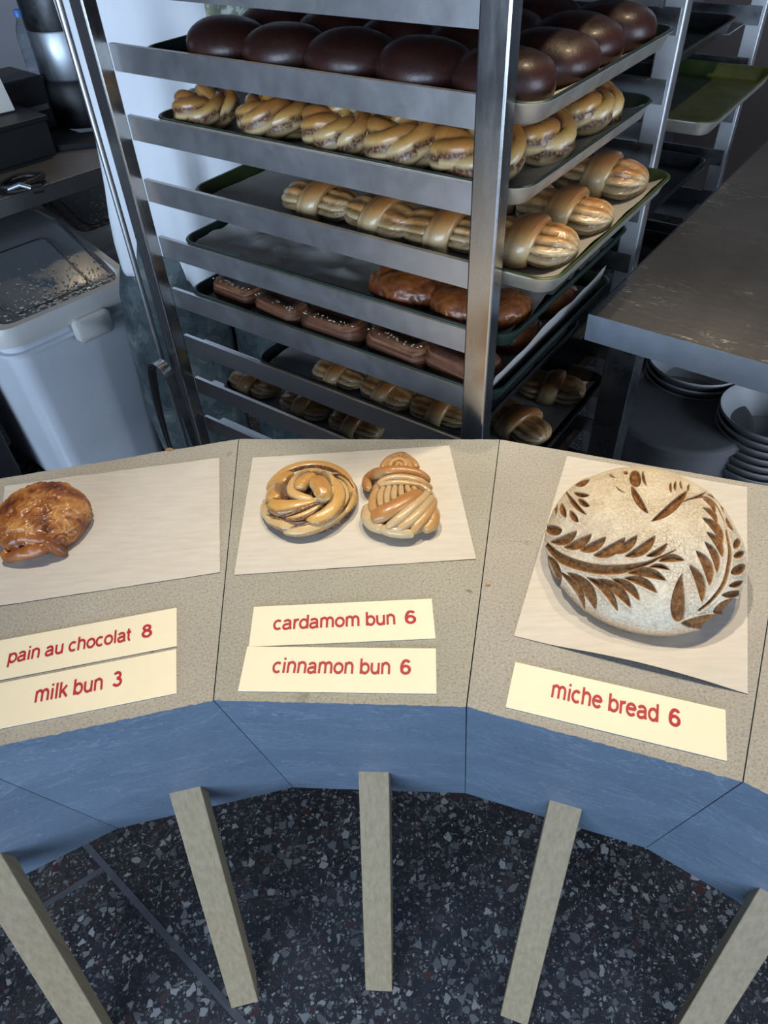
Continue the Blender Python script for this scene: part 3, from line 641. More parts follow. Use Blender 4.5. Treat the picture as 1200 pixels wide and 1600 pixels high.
for a in ((800, 832, 1010, 800, 62), (948, 782, 1062, 726, 66), (985, 705, 1082, 688, 34), (1018, 664, 1082, 640, 28), (1030, 606, 1086, 566, 42), (1040, 530, 1082, 508, 30), (1042, 492, 1060, 448, 30), (1008, 348, 1040, 412, 20)): leaf(*a, .05)
for a in ((664, 368, 832, 226, 42), (756, 188, 754, 242, 12), (780, 180, 774, 232, 13), (800, 180, 806, 222, 11), (838, 198, 834, 232, 10), (848, 262, 912, 240, 13), (590, 138, 602, 208, 52), (574, 203, 652, 332, 34), (626, 138, 641, 208, 13), (540, 138, 556, 150, 16),
          (318, 207, 384, 178, 22), (308, 234, 384, 252, 22), (330, 264, 384, 302, 26), (275, 232, 372, 342, 22), (256, 288, 275, 352, 28), (294, 318, 332, 372, 28), (236, 278, 230, 342, 15), (470, 150, 500, 170, 8), (500, 205, 545, 240, 6)): leaf(*a, .06)
STEMS = [([(183, 465), (250, 535), (390, 582), (520, 588), (640, 562), (700, 535), (775, 500)], [14, 44, 44, 42, 20, 12, 5]),
         ([(1008, 410), (1022, 520), (1002, 640), (945, 720), (880, 772)], [8, 15, 18, 16, 10]), ([(770, 300), (850, 265), (910, 262), (960, 300), (1000, 370)], [3, 8, 8, 6, 4])]
segs = []       # sampled strokes with half widths
UNIT = .000238
for s_ in S:
    _, a, b, wd, bow, fat = s_
    a = np.array(a, float); b = np.array(b, float); d = b-a; nn = np.array([-d[1], d[0]])
    t = np.linspace(0, 1, 16); prof = np.sin(np.pi*t**(math.log(.5)/math.log(fat)))**.8
    segs.append((a+d*t[:, None]+nn*(bow*np.sin(np.pi*t))[:, None], prof*wd*.5))
for path, wd in STEMS:
    segs.append((catmull(path, 50), np.interp(np.linspace(0, 1, 50), np.linspace(0, 1, len(wd)), wd)*.5))
nr, na = 250, 560
rr = np.concatenate([np.sin(np.linspace(0, 1, nr)*np.pi/2), 1-.08*np.linspace(0.03, 1, 26)**1.7]); zz = np.concatenate([np.zeros(nr), np.linspace(0.03, 1, 26)])
ang = np.linspace(0, 2*np.pi, na, endpoint=False)
RRg, AG = np.meshgrid(rr, ang, indexing='ij'); under = np.repeat(zz[:, None], na, 1)
X = MA[0]*RRg*np.cos(AG); Y = MA[1]*RRg*np.sin(AG)
BEL = .25
def mprof(r): return MH*(BEL+(1-BEL)*np.clip(1-np.minimum(1, r)**2.2, 0, 1)**.60)
Zt = np.where(under > 0, MH*BEL*(1-under), mprof(RRg))
nx, ny, nz = RRg*np.cos(AG)/1., RRg*np.sin(AG), np.sqrt(np.clip(1-RRg**2, 0, 1))+.12-under*.5
L = np.sqrt(nx**2+ny**2+nz**2)
Wd = np.stack([mc[0]+X-CAM[0], mc[1]+Y-CAM[1], ZT+Zt-CAM[2]], -1)
dep = Wd@AZ; PX = ((600+F_PX*(Wd@AX)/dep)-790)*2.927; PY = ((800+F_PX*(Wd@AY)/dep)-690)*2.927
facing = -(nx*Wd[..., 0]+ny*Wd[..., 1]+nz*Wd[..., 2])/(L*np.linalg.norm(Wd, axis=-1))
sd = np.full(X.shape, 60.)
for pts, hw in segs:
    x0, y0 = pts.min(0)-45; x1, y1 = pts.max(0)+45
    mk = (PX > x0) & (PX < x1) & (PY > y0) & (PY < y1) & (facing > .05)
    if not mk.any(): continue
    xs, ys = PX[mk], PY[mk]; best = np.full(xs.shape, 60.)
    for i in range(len(pts)-1):
        p, q = pts[i], pts[i+1]; d = q-p; LL = d@d+1e-9
        t = np.clip(((xs-p[0])*d[0]+(ys-p[1])*d[1])/LL, 0, 1); dist = np.hypot(xs-p[0]-d[0]*t, ys-p[1]-d[1]*t)
        best = np.minimum(best, dist-(hw[i]*(1-t)+hw[i+1]*t))
    sd[mk] = np.minimum(sd[mk], best)
sd = sd*UNIT
cut = 1-smooth01(sd, -.0004, .0005); deep = 1-smooth01(sd, -.0026, .0004); lip = np.exp(-((sd-.0012)/.0010)**2)
dd = -.0042*deep+.0011*lip
nz3 = np.array([[mnoise.noise(Vector((x*28, y*28, z*28))) for x, y, z in zip(a, b, c)] for a, b, c in zip(X[::5, ::5], Y[::5, ::5], Zt[::5, ::5])])
nzf = np.repeat(np.repeat(nz3, 5, 0)[:X.shape[0]], 5, 1)[:, :na]
kk = np.array([.05, .1, .2, .3, .2, .1, .05])
for _ in range(2):
    nzf = sum(w_*np.roll(nzf, o_, 1) for w_, o_ in zip(kk, range(-3, 4))); nzf = sum(w_*np.vstack([nzf[:1]]*max(0, -o_)+[nzf[max(0, o_):nzf.shape[0]+min(0, o_)]]+[nzf[-1:]]*max(0, o_)) for w_, o_ in zip(kk, range(-3, 4)))
dd = dd+nzf*.0022*(under == 0)
VX, VY, VZ = X+nx/L*dd, Y+ny/L*dd, np.maximum(0, Zt+nz/L*dd*(under == 0))
basemask = np.clip(smooth01(-Zt, -MH*.34, -MH*.08), 0, 1)
nR = X.shape[0]; m = MB()
m.v = list(zip(VX.ravel().tolist(), VY.ravel().tolist(), VZ.ravel().tolist()))
m.f = [(i*na+q, (i+1)*na+q, (i+1)*na+(q+1) % na, i*na+(q+1) % na) for i in range(nR-1) for q in range(na)]+[tuple(range((nR-1)*na, nR*na))]
m.m = [0]*len(m.f); m.c = list(zip(cut.ravel().tolist(), basemask.ravel().tolist(), [0.]*(nR*na)))
tag(m.obj('miche_loaf', M['flour'], loc=(mc[0], mc[1], ZT+.0012), smooth=180), 'big round floured miche loaf scored with wheat ears', 'bread')
# ================================================================== baking racks
RG = np.array([.149, .839]); YAW = R_(-37.128)
D2 = np.array([math.cos(YAW), math.sin(YAW)]); S2 = np.array([-math.sin(YAW), math.cos(YAW)])
def rk(u, v, z=0.): q = RG+D2*u+S2*v; return np.array([q[0], q[1], z])
def uv(p): q = np.asarray(p)[:2]-RG; return q@D2, q@S2
PITCH_Z = .0965
def ztop(k): return 1.55-.2225-PITCH_Z*(k-1)
RL, RWD, PW, PD = .70, .60, .036, .026          # length, depth, post sizes
def make_rack(loc, label):
    t = thing('bakery_rack', label, 'rack', loc, YAW, 'steel bakery racks')
    for u in (-RL, -PW):
        for v in (0, RWD-PD):
            MB().span((u, v, .11), (u+(PW if u > -RL else .030), v+PD, 1.80)).obj('post', M['post'] if v == 0 else M['steel'], t, smooth=0, bevel=.0025)
    for k in range(-3, 12):
        z = ztop(k)
        for side in (0, 1):
            m = MB(); e0, e1 = -RL+.0305, -PW-.001
            if side == 0:
                m.span((e0, .0265, z-.036), (e1, .0285, z)); m.span((e0, .0285, z-.036), (e1, .075, z-.0335)); m.span((e0, .0285, z-.0015), (e1, .0335, z))
            else:
                b = RWD-PD-.0005
                m.span((e0, b-.002, z-.036), (e1+.03, b, z)); m.span((e0, b-.115, z-.036), (e1, b-.002, z-.0335)); m.span((e0, b-.008, z-.0015), (e1, b-.002, z))
            m.obj('tray_rail', M['steel'] if side == 0 else M['darksteel'], t, smooth=0)  # back rails take a darker steel colour to mute the window's reflection
    for z in (.13, 1.765):
        m = MB()
        for v in (.003, RWD-.023): m.span((-RL+.03, v, z), (-PW, v+.02, z+.03))
        for u in (-RL+.005, -PW+.008): m.span((u, PD, z), (u+.02, RWD-PD, z+.03))
        m.obj('frame_bar', M['steel'], t, smooth=0)
    for u in (-RL+.015, -PW/2):
        for v in (PD/2, RWD-PD/2):
            m = MB(); m.tube([(u, v-.013, .055), (u, v+.013, .055)], .055, 24); c = m.obj('caster', M['black'], t)
            m = MB(); m.span((u-.02, v-.018, .085), (u+.02, v+.018, .112)); m.span((u-.015, v-.018, .04), (u+.015, v-.0145, .09)); m.span((u-.015, v+.0145, .04), (u+.015, v+.018, .09)); m.obj('fork', M['steel'], c, smooth=0)
    return t
rack = make_rack((RG[0], RG[1], 0), 'tall steel bakery rack of filled trays standing behind the stone counter')
m = MB(); m.tube([(-RL-.028, .004, z) for z in (.30, .31, 1.0, 1.69, 1.70)], [.004, .0052, .0052, .0052, .004], 12)
for z in (.33, 1.68): m.span((-RL-.028, -.002+.004, z-.006), (-RL+.002, .002+.004, z+.006))
m.obj('latch_rod', M['steel'], rack)['label'] = 'thin upright steel latch rod'
r2p = rk(-.022, .655)
rack2 = dup(rack, 'steel bakery rack with mostly empty trays, farther back at upper right', (r2p[0], r2p[1], 0))
for c in list(rack2.children):
    if c.name.startswith('latch_rod'): bpy.data.objects.remove(c)

# ------------------------------------------------------------------ trays
def make_tray_mesh(inside, outside, L=.64, W=.437, H=.026):
    hx, hy = L/2, W/2; m = MB()
    R = [rrect(hx-.016, hy-.016, .018, 0), rrect(hx-.012, hy-.012, .022, .002), rrect(hx-.004, hy-.004, .029, H-.003), rrect(hx-.0005, hy-.0005, .032, H-.003), rrect(hx, hy, .032, H-.001), rrect(hx-.001, hy-.001, .032, H+.0005),
         rrect(hx-.0045, hy-.0045, .029, H+.0005), rrect(hx-.0065, hy-.0065, .027, H-.002), rrect(hx-.014, hy-.014, .021, .0035), rrect(hx-.018, hy-.018, .017, .0018)]
    m.rings(R, cap0=True, cap1=True, mis=[1, 1, 1, 1, 0, 0, 0, 0, 0, 0])
    return m.mesh('tray', [inside, outside], 50)
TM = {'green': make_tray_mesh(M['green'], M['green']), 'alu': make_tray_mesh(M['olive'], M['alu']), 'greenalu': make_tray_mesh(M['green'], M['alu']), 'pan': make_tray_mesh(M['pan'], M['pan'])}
def tray(kind, k, ur, vn, label, dz=0., sx=1.):
    """tray whose right end is at u = ur and near edge at v = vn, hung on rail k"""
    H = .026; c = rk(ur-.32*sx, vn+.2185, ztop(k)-H+.003+dz)
    o = bpy.data.objects.new('baking_tray', TM[kind]); COL.objects.link(o); o.location = c; o.rotation_euler.z = YAW; o.scale.x = sx
    tag(o, label, 'baking tray', 'baking trays on the racks')
    return c
def liner(c, label, L=.60, W=.40, seed=0, amp=.004, right_up=0., left_up=0., near_up=0., rw=.93, mt=None, off=(0, 0)):
    n1, n2 = 60, 40; V = []
    for j in range(n2+1):
        for i in range(n1+1):
            x, y = (i/n1-.5)*L, (j/n2-.5)*W
            h = .0030+amp*max(0, mnoise.noise(Vector((x*16+seed*7, y*16, seed))))+amp*.5*max(0, mnoise.noise(Vector((x*45, y*45, seed+5))))
            dr, dl, dn = max(0, (i/n1-rw)/(1-rw)), max(0, (.05-i/n1)/.05), max(0, (.06-j/n2)/.06)
            wav = .9+.3*mnoise.noise(Vector((x*9, y*13, seed+2)))
            h += right_up*dr**1.5*wav+left_up*dl**1.5*wav+near_up*dn**1.5*wav
            V.append((x+off[0], y+off[1], h))
    m = MB(); m.add(V, [(j*(n1+1)+i, j*(n1+1)+i+1, (j+1)*(n1+1)+i+1, (j+1)*(n1+1)+i) for j in range(n2) for i in range(n1)])
    o = m.obj('tray_paper', mt or M['liner'], loc=(c[0], c[1], c[2]), rz=YAW, smooth=180)
    so = o.modifiers.new('thickness', 'SOLIDIFY'); so.thickness = .0003; so.offset = 1; so.use_rim = False
    return tag(o, label, 'paper')
T = {}
T[1] = tray('greenalu', 1, .028, .030, 'tray of dark milk buns, uppermost tray of the front rack, poking out at right', -.006)
T[2] = tray('greenalu', 2, .018, .031, 'tray of shiny twisted buns, second tray down on the front rack')
T[3] = tray('alu', 3, .068, .031, 'half-empty tray of cardamom buns poking out farthest at the right of the front rack', -.004)
T[4] = tray('green', 4, .016, .031, 'tray with crumpled paper and a few chocolate pastries, fourth down on the front rack')
T[5] = tray('green', 5, .004, .031, 'tray of seeded dark pastries, fifth down on the front rack')
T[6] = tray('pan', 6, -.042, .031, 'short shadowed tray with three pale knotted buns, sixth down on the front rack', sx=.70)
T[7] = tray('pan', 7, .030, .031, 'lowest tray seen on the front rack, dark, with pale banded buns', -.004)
liner(T[1], 'wrinkled paper under the dark milk buns', seed=1, right_up=.016, L=.612)
liner(T[2], 'creased paper under the shiny twisted buns', seed=2, amp=.006, right_up=.016, left_up=.018, L=.612)
liner(T[3], 'paper on the half-empty cardamom bun tray, corner sticking up', seed=3, amp=.003, right_up=.016, left_up=.008, L=.605, off=(.004, 0))
liner(T[4], 'crumpled stained paper beside the chocolate pastries', seed=4, amp=.026, left_up=.012)
liner(T[5], 'paper under the seeded pastries with its edge standing up at right', seed=5, amp=.003, right_up=.047, rw=.98, L=.612)
liner(T[6], 'bluish paper under the three shadowed knotted buns', seed=6, amp=.010, L=.41, left_up=.012)
liner(T[7], 'paper under the pale banded buns on the lowest visible tray', seed=7, amp=.005, right_up=.012)
def tray2(kind, k, ur, vf, label, dz=0.):
    H = .026; c = rk(ur-.32, vf-.2185, ztop(k)-H+.003+dz)
    o = bpy.data.objects.new('baking_tray', TM[kind]); COL.objects.link(o); o.location = c; o.rotation_euler.z = YAW
    tag(o, label, 'baking tray', 'baking trays on the racks'); return c
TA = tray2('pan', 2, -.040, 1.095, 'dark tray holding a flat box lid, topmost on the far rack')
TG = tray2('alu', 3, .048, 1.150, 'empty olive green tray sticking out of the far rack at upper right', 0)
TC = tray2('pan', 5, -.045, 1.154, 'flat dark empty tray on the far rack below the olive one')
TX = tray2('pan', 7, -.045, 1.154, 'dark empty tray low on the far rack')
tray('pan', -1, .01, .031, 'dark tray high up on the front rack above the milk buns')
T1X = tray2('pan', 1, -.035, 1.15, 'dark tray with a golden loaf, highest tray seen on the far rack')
lf = MB(); grid_bread(lf, (0, 0), (.10, .05), .062, 0, lambda x, y, z, s_: .003*mnoise.noise(Vector((x*20, y*20, z*20))), lambda x, y, z, s_, d: (.2+z*6, 0, 0), nr=24, na=48, belly=.4)
lo_ = lf.obj('golden_loaf', M['knot'], loc=(*(np.array(T1X[:2])+D2*.19-S2*.05), T1X[2]+.0025), rz=YAW+R_(70), smooth=180); tag(lo_, 'golden loaf on the highest tray seen of the far rack', 'bread')
m = MB(); m.rings([rrect(.10, .05, .004, .003), rrect(.10, .05, .004, .012)]); o = m.obj('box_lid', M['wallm'], loc=(TA[0]+D2[0]*.17, TA[1]+D2[1]*.17, TA[2]), rz=YAW, smooth=0); tag(o, 'flat grey box lid lying in the dark tray on the far rack', 'box lid')

# ------------------------------------------------------------------ pastries on the trays
def knot_twist(seed, q=2, ns=3, R0=.031, a=.012, rad=.0165, nt=110):
    """coiled twist of dough strands with a knob on top"""
    m = MB(); rng = random.Random(seed)
    for s_ in range(ns):
        P = []
        for i in range(nt+1):
            th = 2*math.pi*i/nt; ph = q*th+2*math.pi*s_/ns+seed
            r = R0+a*math.cos(ph)*(1+.15*math.sin(3*th+seed)); P.append((r*math.cos(th), r*math.sin(th)*1.05, .024+a*.85*math.sin(ph)+.004*math.sin(th*2+seed)))
        P = np.array(P); K = 18; C = P; V, Cc = [], []
        for i in range(nt):
            Tn = P[(i+1) % nt]-P[i-1]; Tn /= np.linalg.norm(Tn); s2 = np.cross(Tn, (0, 0, 1)); s2 /= np.linalg.norm(s2); up = np.cross(s2, Tn)
            for qq in range(K):
                an = 2*math.pi*qq/K+.5*math.sin(6.28*i/nt*2+s_); g = 1-.24*abs(math.cos(1.5*an))**5+.10*mnoise.noise(Vector((P[i][0]*50, P[i][1]*50, seed+s_)))
                v = P[i]+rad*g*(s2*math.cos(an)+up*math.sin(an)); V.append(v)
                Cc.append((float(.06+.80*smooth01(v[2], .024, .048)), 1.*(abs(math.cos(1.5*an)) > .86), 0))
        m.add(V, [(i*K+b, i*K+(b+1) % K, ((i+1) % nt)*K+(b+1) % K, ((i+1) % nt)*K+b) for i in range(nt) for b in range(K)], 0, Cc)
    for (p, d, br) in (([(-.018, .012, .034), (-.004, .004, .050), (.014, -.008, .044), (.020, -.014, .030)], .024, .75), ([(-.012, -.016, .034), (.000, -.002, .046), (.010, .016, .036)], .022, .5)):
        ribbon(m, np.array(p), [d*.8, d*1.1, d*.8], .020, (0, 0, 1), br, .3, n=20, K=12)
    flat_bottom(m, .0008); return m.mesh('twisted_bun', M['bun'], 70)
def knot_band(seed, sym=1., Lx=.036, brown=.55):
    """two fans of strips pinched by a band across the middle"""
    m = MB(); nu, nv = 26, 44
    for s_ in (-1, 1):
        V, Cc = [], []; k = 1 if s_ < 0 else sym
        for i in range(nu+1):
            t = math.pi*i/nu
            for q in range(nv):
                f = 2*math.pi*q/nv+.9*math.sin(t)*s_+seed; rg = 1-(.23+.08*math.sin(2*f+seed))*abs(math.cos(5*f))**4*max(0, math.sin(t))**.5
                x = s_*(.030+Lx*math.cos(t)); tt_ = max(0, math.sin(t))**.8; y = .040*k*tt_*math.cos(f)*rg; z = .0205+.0235*k*tt_*math.sin(f)*rg+.002*mnoise.noise(Vector((x*40, y*40, seed)))
                V.append((x, y, z)); gr = abs(math.cos(5*f)) > .90
                Cc.append((float(.05+brown*smooth01(z, .026, .045))+.25*(mnoise.noise(Vector((x*60, y*60, seed))) > .1)*(z > .03), .8*gr, 0))
        m.add(V, [(i*nv+q, i*nv+(q+1) % nv, (i+1)*nv+(q+1) % nv, (i+1)*nv+q) for i in range(nu) for q in range(nv)], 0, Cc)
    nb, K = 48, 15; V, Cc = [], []
    for i in range(nb):
        f = 2*math.pi*i/nb; c = np.array([.006*math.sin(f), .0365*math.cos(f), .0205+.0255*math.sin(f)]); nn = np.array([0, math.cos(f), math.sin(f)])
        for q in range(K):
            a = 2*math.pi*q/K; g = 1-.18*abs(math.cos(1.5*a))**4
            V.append(c+np.array([1., .15, 0])*math.cos(a)*.0195*g+nn*math.sin(a)*.0085*g)
            Cc.append((float(.10+(brown+.2)*smooth01(V[-1][2], .028, .052)), .5*(abs(math.cos(1.5*a)) > .95), 0))
    m.add(V, [(i*K+q, i*K+(q+1) % K, ((i+1) % nb)*K+(q+1) % K, ((i+1) % nb)*K+q) for i in range(nb) for q in range(K)], 0, Cc)
    flat_bottom(m, .0008); return m.mesh('cardamom_bun', M['knot'], 70)
def milk_bun(seed):
    m = MB(); fl = lambda x, y, z, s_: .0022*mnoise.noise(Vector((x*22, y*22, z*22+seed)))
    grid_bread(m, (0, 0), (.0625, .058), .058, 0, fl, lambda x, y, z, s_, d: (.25+z*9, 0, 0), nr=34, belly=.42, p=2.5); return m.mesh('milk_bun', M['dark'], 180)
def choc_bun(seed, ax=(.058, .044)):
    m = MB(); f = flaky(seed, .0016, 70)
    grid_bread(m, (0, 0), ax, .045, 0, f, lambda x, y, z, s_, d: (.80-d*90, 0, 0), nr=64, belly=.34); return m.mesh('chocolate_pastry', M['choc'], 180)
def seed_bun(seed):
    """roll of laminated dough with rounded ends, layers on its sides, a lengthwise dip with dark filling"""
    m = MB(); hx, hy = .056, .032; R = []; n = 30
    for i in range(n+1):
        t = i/n; z = .001+.036*t; g = (1-.10*abs(2*t-.8)**2.4)*(1+.014*math.sin(t*46+seed)); R.append(rrect(hx*g, hy*g, .022*g, z, 12))
    R += [rrect(hx*.80, hy*.76, .018, .0398, 12), rrect(hx*.62, hy*.42, .011, .0380, 12), rrect(hx*.5, hy*.2, .005, .034, 12)]
    wob = lambda x, y, z, q: .0036*mnoise.noise(Vector((x*28+q, y*28, z*30+seed)))+.0016*mnoise.noise(Vector((x*80+q, y*80, z*140+seed)))
    R = [[(x+wob(x, y, z, 0), y+wob(x, y, z, 7), z*(1+.10*mnoise.noise(Vector((x*22, y*22, seed))))) for x, y, z in r] for r in R]
    m.rings(R); m.c = [(.5+.9*mnoise.noise(Vector((x*18, y*18, z*260+seed*3)))+.35*mnoise.noise(Vector((x*60, y*60, z*60))), 1. if (abs(x) < hx*.66 and abs(y) < hy*.48 and z > .03) else 0., 0) for x, y, z in m.v]
    return m.mesh('seeded_pastry', M['seed'], 180)
def sesame_mesh(seed, n=46):
    rng = random.Random(seed); m = MB()
    for _ in range(n):
        x, y = rng.uniform(-.048, .048), rng.choice((-1, 1))*rng.uniform(.015, .025); a = rng.uniform(0, 3.14)
        V = [(x+math.cos(a+q*math.pi/3)*(.0019 if q % 3 == 0 else .0010), y+math.sin(a+q*math.pi/3)*(.0019 if q % 3 == 0 else .0010), .0388) for q in range(6)]
        m.add(V+[(p[0], p[1], .0402) for p in V], [(0, 1, 2, 3, 4, 5)[::-1], (6, 7, 8, 9, 10, 11)]+[(q, (q+1) % 6, (q+1) % 6+6, q+6) for q in range(6)])
    return m.mesh('sesame', M['sesame'], 0)
BOUND = {1: (.028, .030), 2: (.018, .031), 3: (.068, .031), 4: (.016, .031), 5: (-.004, .031), 6: (-.042, .031), 7: (.030, .031)}
def put(mesh, name, label, cat, group, p, z, rz, sc=1., k=None):
    if k:
        V = np.array([v.co[:] for v in mesh.vertices])*sc; a = R_(rz); ur, vn = BOUND[k]; u, v = uv(p)
        low = V[V[:, 2] < .026]; du = low[:, 0]*math.cos(a)-low[:, 1]*math.sin(a); dv = low[:, 0]*math.sin(a)+low[:, 1]*math.cos(a)
        u = min(u, ur-.013-du.max()); v = min(max(v, vn+.012-dv.min()), vn+.425-dv.max()); p = rk(u, v)
    o = bpy.data.objects.new(name, mesh); COL.objects.link(o); o.location = (p[0], p[1], z); o.rotation_euler.z = YAW+R_(rz)
    o.scale = (sc, sc, sc) if not hasattr(sc, '__len__') else sc
    return tag(o, label, cat, group)
ORD = ['first', 'second', 'third', 'fourth', 'fifth', 'sixth', 'seventh']
# milk buns: baked close together, rows across the tray
MBN = [milk_bun(s_) for s_ in (1, 5, 11)]
for j in range(4):
    for i in range(5):
        p = rk(-.492+i*.110 + (.008 if j % 2 else 0), .0955+j*.099)
        row = ('front row', 'second row', 'third row', 'back row')[j]
        put(MBN[(i+j*2) % 3], 'milk_bun', f'glossy dark milk bun on the top tray, {ORD[i]} from left in {row}', 'bun', 'dark milk buns on the top tray', p, T[1][2]+.0048, (-8, 5, 12, -4, 0)[(i+j*2) % 5], (1.0, 1.0, 1.0))
TWM = [knot_twist(.4), knot_twist(1.7), knot_twist(2.9, 3), knot_twist(4.2)]
z2 = T[2][2]+.008
for i, (x, y, rz, sc, lb) in enumerate(((318, 172, 20, .92, 'farthest left, by the folded paper'), (420, 192, 140, 1.06, 'second from the left'), (530, 212, 250, 1.08, 'third from the left'), (634, 228, 60, 1.12, 'fourth from the left'), (738, 250, 190, 1.1, 'beside the right front post'),
                                        (855, 222, 100, 1.1, 'just right of the front post'), (928, 178, 310, 1.08, 'at the right far corner'), (905, 160, 0, .9, None))):
    if lb is None: continue
    put(TWM[i % 4], 'twisted_bun', f'shiny twisted cinnamon bun on the second tray, {lb}', 'bun', 'twisted buns on the second tray', at(x, y, z2+.02), z2, rz, sc, 2)
KB = [knot_band(.3, .9), knot_band(1.4, 1.05), knot_band(2.2, .85), knot_band(3.3, 1., .036)]
def band_buns(z, rows, tr, grp):
    for i, (x, y, rz, sc, lb) in enumerate(rows):
        put(KB[i % 4], 'cardamom_bun', f'{lb}', 'bun', grp, at(x, y, z+.022), z, rz, sc, tr)
band_buns(T[3][2]+.0045, ((503, 312, 2, 1.0, 'pale banded cardamom bun at the left end of the half-empty third tray'), (602, 338, -6, 1.0, 'pale banded cardamom bun in the middle of the front row on the third tray'), (700, 360, 5, 1.02, 'pale banded cardamom bun just left of the front post on the third tray'),
                          (856, 386, 8, 1.08, 'sunlit golden cardamom bun nearest the right corner of the third tray'), (888, 332, 4, 1.06, 'cardamom bun on the third tray behind the sunlit golden one'), (938, 276, 6, 1.1, 'big ribbed cardamom bun at the far right corner of the third tray'), (800, 300, 10, 1.0, 'cardamom bun mostly hidden behind the post on the third tray')), 3, 'cardamom buns on the third tray')
band_buns(T[6][2]+.004, ((528, 584, 0, .82, 'small pale knotted bun at the left on the sixth tray'), (602, 614, -5, .82, 'small pale knotted bun in the middle of the sixth tray'), (684, 644, 4, .82, 'small pale knotted bun at the right on the sixth tray')), 6, 'pale buns on the sixth tray')
band_buns(T[7][2]+.004, ((384, 606, -4, .9, 'pale bun with ribbed head at the left of the lowest tray'), (476, 632, 4, .88, 'bun with a brown band in the middle of the lowest tray'), (552, 664, 0, .85, 'brown-topped bun by the counter edge on the lowest tray'), (862, 604, 12, .98, 'shiny banded bun at the right end of the lowest tray'), (812, 660, -20, 1.02, 'big swirled bun beside the rack post on the lowest tray')), 7, 'buns on the lowest tray')
CH = [choc_bun(2), choc_bun(8), choc_bun(14)]
z4 = T[4][2]+.006
for i, (x, y, rz, sc, lb) in enumerate(((630, 452, 8, 1.08, 'crinkled brown chocolate pastry at the left on the fourth tray'), (724, 478, 4, 1.0, 'crinkled brown chocolate pastry left of the front post on the fourth tray'), (806, 486, 60, .85, 'dark chocolate pastry right of the front post on the fourth tray'))):
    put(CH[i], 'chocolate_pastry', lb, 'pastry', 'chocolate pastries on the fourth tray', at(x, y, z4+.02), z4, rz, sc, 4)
z5 = T[5][2]+.0045
SD = [seed_bun(1.), seed_bun(2.5), seed_bun(4.)]; SS = [sesame_mesh(1), sesame_mesh(2), sesame_mesh(3)]
for i, (x, y, rz, sc, lb) in enumerate(((375, 450, -4, .92, 'seeded dark pastry at the left end of the fifth tray'), (442, 480, -8, .95, 'seeded dark pastry second from the left on the fifth tray'), (520, 512, 0, 1.05, 'seeded dark pastry with open filling in the middle of the fifth tray'), (628, 540, -6, 1.08, 'seeded dark pastry fourth from the left on the fifth tray'), (722, 576, -8, 1.1, 'plump dark pastry beside the front post on the fifth tray'))):
    o = put(SD[i % 3], 'seeded_pastry', lb, 'pastry', 'seeded pastries on the fifth tray', at(x, y, z5+.02), z5, rz, sc, 5)
    if i < 4:
        s_ = bpy.data.objects.new('sesame_seeds', SS[i % 3]); COL.objects.link(s_); s_.parent = o; s_['kind'] = 'stuff'; s_['label'] = 'pale sesame seeds'
for i, (x, y, rz, sc, lb) in enumerate(((815, 522, 55, .92, 'chocolate pastry near the post at the right of the fifth tray'), (878, 470, 60, .95, 'chocolate pastry at the far right of the fifth tray'))):
    put(CH[(i+1) % 3], 'chocolate_pastry', lb, 'pastry', 'chocolate pastries on the fifth tray', at(x, y, z5+.02), z5, rz, sc, 5)

# ------------------------------------------------------------------ tongs hung on the rack
tp = rk(-RL-.004, -.024, .775)
tg = thing('serving_tongs', 'steel tongs hanging upside down on the left rack post', 'tongs', (0, 0, 0)); tg.location = tp; tg.rotation_euler.z = YAW
m = MB(); arc = [(-.026*math.cos(a), 0, .026*math.sin(a)) for a in np.linspace(0, math.pi, 15)]
V = []; 
for x, y, z in arc: V += [(x, -.011, z), (x, .011, z), (x*.94, .011, z*.94), (x*.94, -.011, z*.94)]
m.rings([V[i*4:i*4+4] for i in range(15)]); m.obj('spring_bow', M['post'], tg, smooth=60)
for sx, lb in ((-1, 'left'), (1, 'right')):
    m = MB(); R = []
    for t in np.linspace(0, 1, 16):
        x = sx*(.026+.016*t*(1-t)*2.+.020*t); wv = .011-.0055*t; R.append([(x, -wv, -.225*t), (x, wv, -.225*t), (x-sx*.0018, wv*.8, -.225*t), (x-sx*.0018, -wv*.8, -.225*t)])
    m.rings(R); a_ = m.obj('arm', M['darksteel'], tg, smooth=60)
    m = MB(); x = sx*.046
    for q in range(4):
        yy = -.0105+q*.007; m.tube([(x, yy*.55, -.223), (x-sx*.002, yy*.9, -.240), (x-sx*.008, yy*1.15, -.257)], [.0035, .0038, .0022], 8)
    m.span((x-.0015, -.009, -.235), (x+.0015, .009, -.223)); m.obj('claw', M['darksteel'], a_)

